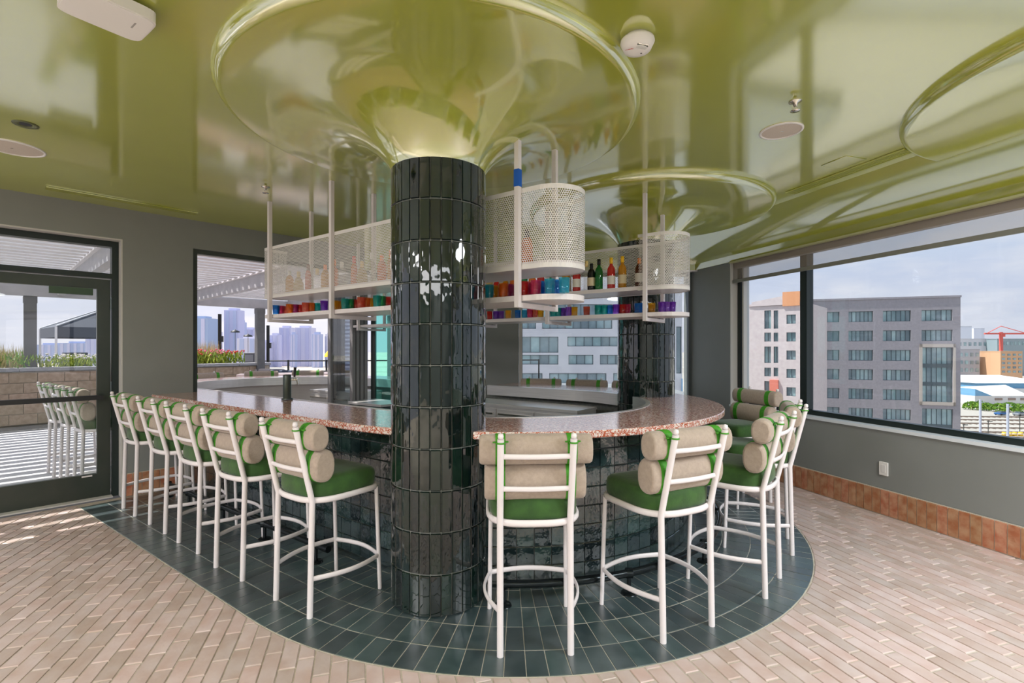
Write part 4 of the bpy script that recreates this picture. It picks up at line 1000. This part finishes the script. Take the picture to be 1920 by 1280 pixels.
# grey office block
Lp,Rp=((1500-960)/FPX*97.2,97.2),((1801-960)/FPX*89,89); f=mkpx(Lp,Rp); wins=[]
cols=[(1520,1574),(1591,1637),(1655.5,1708),(1728,1786)]
for i in range(8):
    for j,(a,b) in enumerate(cols):
        if j==3 and i>=2: continue
        zt=8.42-3.66*i; wins.append((f(a),f(b),zt-2.0,zt,6 if j else 5))
wins.append((f(1729),f(1787),8.42-3.66*4-2.2,8.42-3.66*2+.5,6,3)); wins.append((f(1729),f(1787),8.42-3.66*7-2.0,8.42-3.66*5+.3,6,3))
gb,Wd=facade('office_block','wide grey brick office block with rows of windows outside the right window',Lp,Rp,GZ,10.6,wins,mat('grey_brick',(.33,.30,.31),(.37,.335,.345),3,.85,.2,8),14,.4,5)
k=MB()
for a,b,c,e in((f(1724),f(1729),-8.9,2.2),(f(1787),f(1791.5),-8.9,2.2),(f(1724),f(1791.5),1.6,2.2),(f(1724),f(1791.5),-8.9,-8.3)):
    k.add([Wd(a,.15,c),Wd(b,.15,c),Wd(b,.15,e),Wd(a,.15,e),Wd(a,0,c),Wd(b,0,c),Wd(b,0,e),Wd(a,0,e)],[(0,1,2,3),(3,2,6,7),(4,5,1,0),(0,3,7,4),(1,2,6,5)])
k.build('bay_surround',plain('cream_stone',(.55,.47,.40)),gb)
# pale pink block behind it
Lp,Rp=((1405-960)/FPX*82,82),((1520-960)/FPX*76,76); f=mkpx(Lp,Rp); wins=[]
for a,b,rows in((1433,1445.5,[(582,616),(623.5,640),(649.5,680),(689,705),(714,738)]),(1450.5,1459,[(582,616),(623.5,640),(649.5,680),(689,705),(714,738)]),(1474.5,1492,[(590,607),(623,640),(657,674),(691.5,708),(725.5,742)])):
    for y0,y1 in rows: (s0,z1),(s1,_)=f(a,y0),f(b,y0); z0=f(a,y1)[1]; wins.append((s0,s1,z0,z1,2))
pk=mat('pale_pink_panel',(.60,.50,.48),(.66,.56,.53),2,.8)
tt,Wd=facade('apartment_block','pale pink apartment block beside the dark window mullion',Lp,Rp,GZ,8.3,wins,pk,12,.3,2)
s0=f(1468); k=MB(); k.add([Wd(s0,.25,8.1),Wd(f(1500),.25,8.1),Wd(f(1500),.25,10.3),Wd(s0,.25,10.3),Wd(s0,-4,8.1),Wd(f(1500),-4,8.1),Wd(f(1500),-4,10.3),Wd(s0,-4,10.3)],[(0,1,2,3),(3,2,6,7),(4,5,1,0),(0,3,7,4),(1,2,6,5)]); k.build('orange_penthouse',plain('orange_panel',(.75,.34,.16)),tt)
k=MB(); k.add([Wd(f(1410),.2,8.3),Wd(s0,.2,8.3),Wd(s0,.2,9.7),Wd(f(1410),.2,9.0),Wd(f(1410),-4,8.3),Wd(s0,-4,8.3),Wd(s0,-4,9.7),Wd(f(1410),-4,9.0)],[(0,1,2,3),(3,2,6,7),(4,5,1,0),(0,3,7,4),(1,2,6,5)]); k.build('upper_wall',pk,tt)
k=MB(); a,b=f(1444),f(1460); k.add([Wd(a,.4,-7),Wd(b,.4,-7),Wd(b,.4,-3.6),Wd(a,.4,-3.6),Wd(a,0,-7),Wd(b,0,-7),Wd(b,0,-3.6),Wd(a,0,-3.6)],[(0,1,2,3),(3,2,6,7),(4,5,1,0),(0,3,7,4),(1,2,6,5)]); k.build('coral_panel',plain('coral_panel',(.75,.22,.15)),tt)
# pink block in the back window
Lp,Rp=((1284-960)/FPX*105,105),((1345-960)/FPX*100,100); f=mkpx(Lp,Rp); wins=[]
for a,b in((1291.5,1298),(1305.5,1312),(1320,1327)):
    for y0,y1 in((605,619),(631,645),(657,671),(683,697),(709,722),(735,748)): (s0,z1),(s1,_)=f(a,y0),f(b,y0); wins.append((s0,s1,f(a,y1)[1],z1,1))
facade('apartment_block','pale pink block with small windows at the right end of the back window',Lp,Rp,GZ,8.6,wins,pk,12,.3,1)
# white panelled building in the back window
Lp,Rp=((930-960)/FPX*60,60),((1279-960)/FPX*60,60); f=mkpx(Lp,Rp); wins=[]
for a,b,y0,y1,n in((960,1005,570,616,3),(1016.5,1148,570,616,9),(960,1047,631,661,5),(1064,1159.5,631,649,6),(1178,1240,631,649,4),(960,1047,665,683,5),(1066,1112.5,665,683,3),(1125,1170,665,683,3),(1180,1240,665,683,4),(960,1017,699.5,719,3),(1030,1137,699.5,719,6),(1150,1240,699.5,719,5),(1268,1278,612,700,1)):
    (s0,z1),(s1,_)=f(a,y0),f(b,y0); wins.append((s0,s1,f(a,y1)[1],z1,n))
wt,Wd=facade('white_office_building','white panelled building with ribbon windows seen through the back window',Lp,Rp,GZ,8.2,wins,mat('white_panel',(.60,.58,.585),(.65,.63,.635),.6,.6),16,.25,4)
k=MB(); a,b=f(935),f(1200); k.add([Wd(a,.1,7.6),Wd(b,.1,7.6),Wd(b,.1,8.25),Wd(a,.1,8.25)],[(0,1,2,3)]); k.build('roof_band',plain('rosy_band',(.62,.40,.36)),wt)
k=MB(); a,b=f(1276.5),f(1279); k.add([Wd(a,.2,-6),Wd(b,.2,-6),Wd(b,.2,-2.2),Wd(a,.2,-2.2)],[(0,1,2,3)]); k.build('blue_panel',plain('sky_blue_panel',(.22,.42,.62)),wt)
# rail yard, warehouse, far blocks, crane, cars
def gy(y): return (CAMH-GZ)*FPX/(y-HY)
def bld(px0,px1,y0,y1,Y,c,label,nw=0,rows=1,name='far_block'):
    x0,x1=(px0-960)/FPX*Y,(px1-960)/FPX*Y; z1=CAMH+(HY-y0)*Y/FPX; w_=x1-x0; t=thing(name,label,'building',((x0+x1)/2,Y,GZ)); h=z1-GZ
    m=MB(); m.box((0,7,h/2),(w_,14,h)); m.build('walls',plain('wall_%d_%d'%(px0,y0),c,.85),t)
    m=MB(); m.box((0,7,h+.3),(w_*1.01,14.2,.6)); m.build('roof_edge',plain('wall2_%d_%d'%(px0,y0),tuple(q*.85 for q in c),.85),t)
    for r in range(rows):
        for i in range(nw):
            m=MB(); m.box((-w_/2+(i+.5)*w_/nw,-.15,h-(r+.6)*(HY-y0+ (y1-HY))*Y/FPX/rows*.9),(w_/nw*.5,.3,(y1-y0)*Y/FPX/rows*.42)); m.build('window',M['farwin'],t)
bld(1795,1880,636,652,430,(.58,.56,.58),'long pale far building at the left of the crane',9); bld(1870,1945,636,650,420,(.30,.36,.38),'long grey far building at the right of the crane',10)
bld(1797,1837,656,704,300,(.42,.40,.41),'grey block above the blue warehouse',4,3); bld(1835,1874,660,704,310,(.16,.17,.18),'dark unfinished block next to the orange one',3,4); bld(1876,1917,660,704,290,(.72,.42,.24),'orange-brown apartment block right of the crane',4,5)
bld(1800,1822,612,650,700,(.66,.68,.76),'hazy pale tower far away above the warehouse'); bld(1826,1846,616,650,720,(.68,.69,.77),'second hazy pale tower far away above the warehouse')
Y=330; x=(1877-960)/FPX*Y; cz=thing('tower_crane','red tower crane on the right skyline','crane',(x,Y,GZ)); m=MB(); m.box((0,0,17),(1.4,1.4,34)); m.build('mast',plain('crane_red',(.75,.13,.10)),cz); m=MB(); m.box((4,0,33),(30,1,1)); m.build('jib',plain('crane_red',(1,0,0)),cz); m=MB(); m.tube([(-9,0,33.4),(0,0,38),(16,0,33.4)],.25,5); m.build('stays',plain('crane_red',(1,0,0)),cz); m=MB(); m.box((1.2,0,31.8),(1.8,1.6,1.8)); m.build('cab',plain('crane_red',(1,0,0)),cz)
Y=gy(748); xa,xb=(1802-960)/FPX*Y,(1925-960)/FPX*Y
wh=thing('warehouse','white-roofed blue warehouse by the rail yard','warehouse',(0,0,0)); dz=lambda py,YY:CAMH+(HY-py)*YY/FPX
x1=(1829-960)/FPX*Y; zr=dz(718,Y); m=MB(); m.prism([(x1,Y),(xb+14,Y),(xb+14,Y+40),(x1-14,Y+40)],GZ,zr); m.build('walls',plain('warehouse_blue',(.16,.36,.55),.7),wh)
m=MB(); zt=dz(703,Y+18); m.add([(x1-.5,Y-.5,zr),(xb+14,Y-.5,zr),(xb+6,Y+19,zt),(x1-7,Y+19,zt),(x1-14,Y+40,zr),(xb,Y+40,zr)],[(0,1,2,3),(3,2,5,4)]); m.add([(x1-.5,Y-.5,zr),(x1-7,Y+19,zt),(x1-14,Y+40,zr)],[(0,1,2)]); m.build('roof',plain('white_roof',(.72,.70,.68),.6),wh,fix=False)
m=MB(); m.prism([(x1-.6,Y-.6),(xb+14,Y-.6),(xb+14,Y-.2),(x1-.6,Y-.2)],GZ,dz(728,Y)); m.build('white_skirt',plain('white_roof',(0,0,0)),wh)
Y2=gy(758); xa,xb=(1828-960)/FPX*Y2,(1930-960)/FPX*Y2
w2=thing('warehouse','low white annexe with a blue gable in front of the warehouse','warehouse',(0,0,0)); m=MB(); z2=dz(742,Y2); m.prism([(xa,Y2),(xb,Y2),(xb,Y2+10),(xa,Y2+10)],GZ,z2); m.build('walls',plain('annexe_white',(.66,.64,.62),.7),w2)
m=MB(); zq=dz(729,Y2); m.add([(xa,Y2-.1,z2),(xa+(1860-1828)/FPX*Y2,Y2-.1,z2),(xa,Y2-.1,zq),(xa,Y2+9,z2),(xa,Y2+9,zq)],[(0,1,2),(0,2,4,3)]); m.build('gable',plain('warehouse_blue',(0,0,0)),w2,fix=False)
m=MB(); m.add([(xa,Y2-.2,zq),(xa+(1860-1828)/FPX*Y2,Y2-.2,z2),(xb,Y2-.2,z2),(xb,Y2+10,zq+1),(xa,Y2+10,zq)],[(0,1,2,3,4)]); m.build('roof',plain('white_roof',(0,0,0)),w2,fix=False)
for px in(1872,1897,1920): m=MB(); xx=(px-960)/FPX*Y2; m.box((xx,Y2-.1,dz(748,Y2)),(3.0,.3,.9)); m.build('window',plain('brown_vent',(.30,.22,.18)),w2)
def tree(px,y,h,w_,label):
    Y=gy(y); t=thing('shrub',label,'shrub',((px-960)/FPX*Y,Y,GZ)); m=MB()
    for i in range(300):
        a=R.uniform(0,2*PI); b=math.acos(R.uniform(-.3,1)); x,y_,z=w_*math.sin(b)*math.cos(a),w_*math.sin(b)*math.sin(a),h*(.35+.6*math.cos(b)); q=R.uniform(.25,.5); c=R.uniform(0,6)
        m.add([(x+q*math.cos(c),y_,z+q*math.sin(c)),(x+q*math.cos(c+2),y_+q*.5,z+q*math.sin(c+2)),(x+q*math.cos(c+4),y_-q*.5,z+q*math.sin(c+4))],[(0,1,2)])
    m.build('foliage',M['leaf'],t,fix=False,kind='stuff'); m=MB(); m.tube([(0,0,0),(0,0,h*.5)],.15,6); m.build('trunk',plain('bark',(.1,.06,.03)),t)
for px,y,h,w_,l in((1823,768,3.2,2.6,'first green shrub from the left by the rail yard'),(1838,768,3.4,2.3,'second green shrub from the left by the rail yard'),(1850,770,3.0,2.2,'third green shrub from the left by the rail yard'),(1874,772,3.2,2.3,'green shrub above the blue car'),(1893,772,3.6,2.5,'green shrub left of the rightmost pair'),(1913,774,3.4,2.4,'green shrub at the right picture edge')): tree(px,y,h,w_,l)
def car(px,y,c,label):
    Y=gy(y); t=thing('parked_car',label,'car',((px-960)/FPX*Y,Y,GZ),.2); m=MB(); m.box((0,0,.62),(4.3,1.8,.65),0,.12); m.build('body',plain('car_%d'%px,c,.3),t); m=MB(); m.add([(-1.5,-.8,.93),(1.3,-.8,.93),(1.3,.8,.93),(-1.5,.8,.93),(-.9,-.68,1.42),(.7,-.68,1.42),(.7,.68,1.42),(-.9,.68,1.42)],[(0,1,5,4),(1,2,6,5),(2,3,7,6),(3,0,4,7),(4,5,6,7)]); m.build('cabin',plain('car_glass',(.06,.08,.10),.1),t)
    for a in(-1.35,1.35):
        for b in(-.85,.85): m=MB(); m.tube([(a,b-.1,.32),(a,b+.1,.32)],.32,12); m.build('wheel',M['black'],t)
car(1878,778,(.03,.12,.32),'dark blue car parked by the rail yard shrubs'); car(1913,779,(.25,.26,.28),'grey car parked at the right edge of the view')
rt=mat('rusty_rail',(.28,.20,.15),None,5,.7)
for i,y in enumerate((782,788,795,803,811,821,832)):
    Y=gy(y); t=thing('rail_track',f'{ORD[i]} railway track from the far side of the yard','rail track',((1860-960)/FPX*Y,Y,GZ),-.08)
    for b in(-.72,.72): m=MB(); m.box((0,b,.22),(70,.12,.18)); m.build('rail',rt,t)
    m=MB()
    for q in range(40): m.box((-35+q*1.75,0,.07),(.25,2.4,.14))
    m.build('sleepers',plain('sleeper',(.22,.17,.14),.9),t,kind='stuff')
for i,(px,y,yt,c) in enumerate(((1838,818,749,(.50,.52,.60)),(1889.5,832,757,(.50,.52,.60)),(1853,812,788,(.08,.08,.07)),(1912,812,780,(.08,.08,.07)),(1807,812,795,(.08,.08,.07)))):
    Y=gy(y); t=thing('yard_pole',['tall pale yard pole on the left','tall pale yard pole on the right','short dark yard pole between the pale ones','short dark yard pole at the right edge','short dark yard pole beside the office block'][i],'pole',((px-960)/FPX*Y,Y,GZ)); h=(y-yt)*Y/FPX; m=MB(); m.tube([(0,0,0),(0,0,h)],.28 if i<2 else .1,8); m.build('shaft',plain('pole_%d'%(i//2),c),t); m=MB(); m.box((.4,0,h*.93),(1.4,.2,.2)); m.build('arm',plain('pole_%d'%(i//2),c),t)
for i,px in enumerate((1883,1893,1903,1914)):
    Y=gy(817); t=thing('traffic_barrel',f'yellow barrel, {ORD[i]} from the left, along the rail yard fence','barrel',((px-960)/FPX*Y,Y,GZ)); m=MB(); m.lathe([(0,0),(.55,0),(.5,.5),(.5,1.0),(0,1.05)],12); m.build('drum',plain('barrel_yellow',(.85,.50,.03)),t); m=MB(); m.lathe([(.54,.5),(.54,.7)],12); m.build('stripe',M['white'],t,fix=False)

# small things on the far terrace
for px,y,l in((441,621,'left one of two dark terrace lamp heads before the tallest tower'),(465,629,'right one of two dark terrace lamp heads before the tallest tower')):
    Y=23.0; t=thing('terrace_lamp',l,'lamp',((px-960)/FPX*Y,Y,0)); z=CAMH+(HY-y)*Y/FPX; m=MB(); m.tube([(0,0,0),(0,0,z)],.012,6); m.build('pole',M['black'],t); m=MB(); m.lathe([(.20,z-.05),(.17,z+.02),(.03,z+.06),(0,z+.10)],14); m.build('lamp_shade',M['black'],t,fix=False); m=MB(); m.lathe([(.15,.03),(.15,0)],10); m.build('base',M['black'],t)
for px,Y,w_,l in((141,14.8,.42,'dark equipment box beyond the planter under the canopy'),(474,14.6,.30,'grey equipment box beside the right pergola post')):
    t=thing('equipment_box',l,'box',((px-960)/FPX*Y,Y,0)); m=MB(); m.box((0,0,.68),(w_,.4,1.36),0,.01); m.build('housing',plain('box_grey',(.12,.12,.14),.6),t); m=MB(); m.box((0,-.205,1.2),(w_*.8,.02,.2)); m.build('louvre_panel',plain('box_panel',(.25,.25,.28),.5),t)
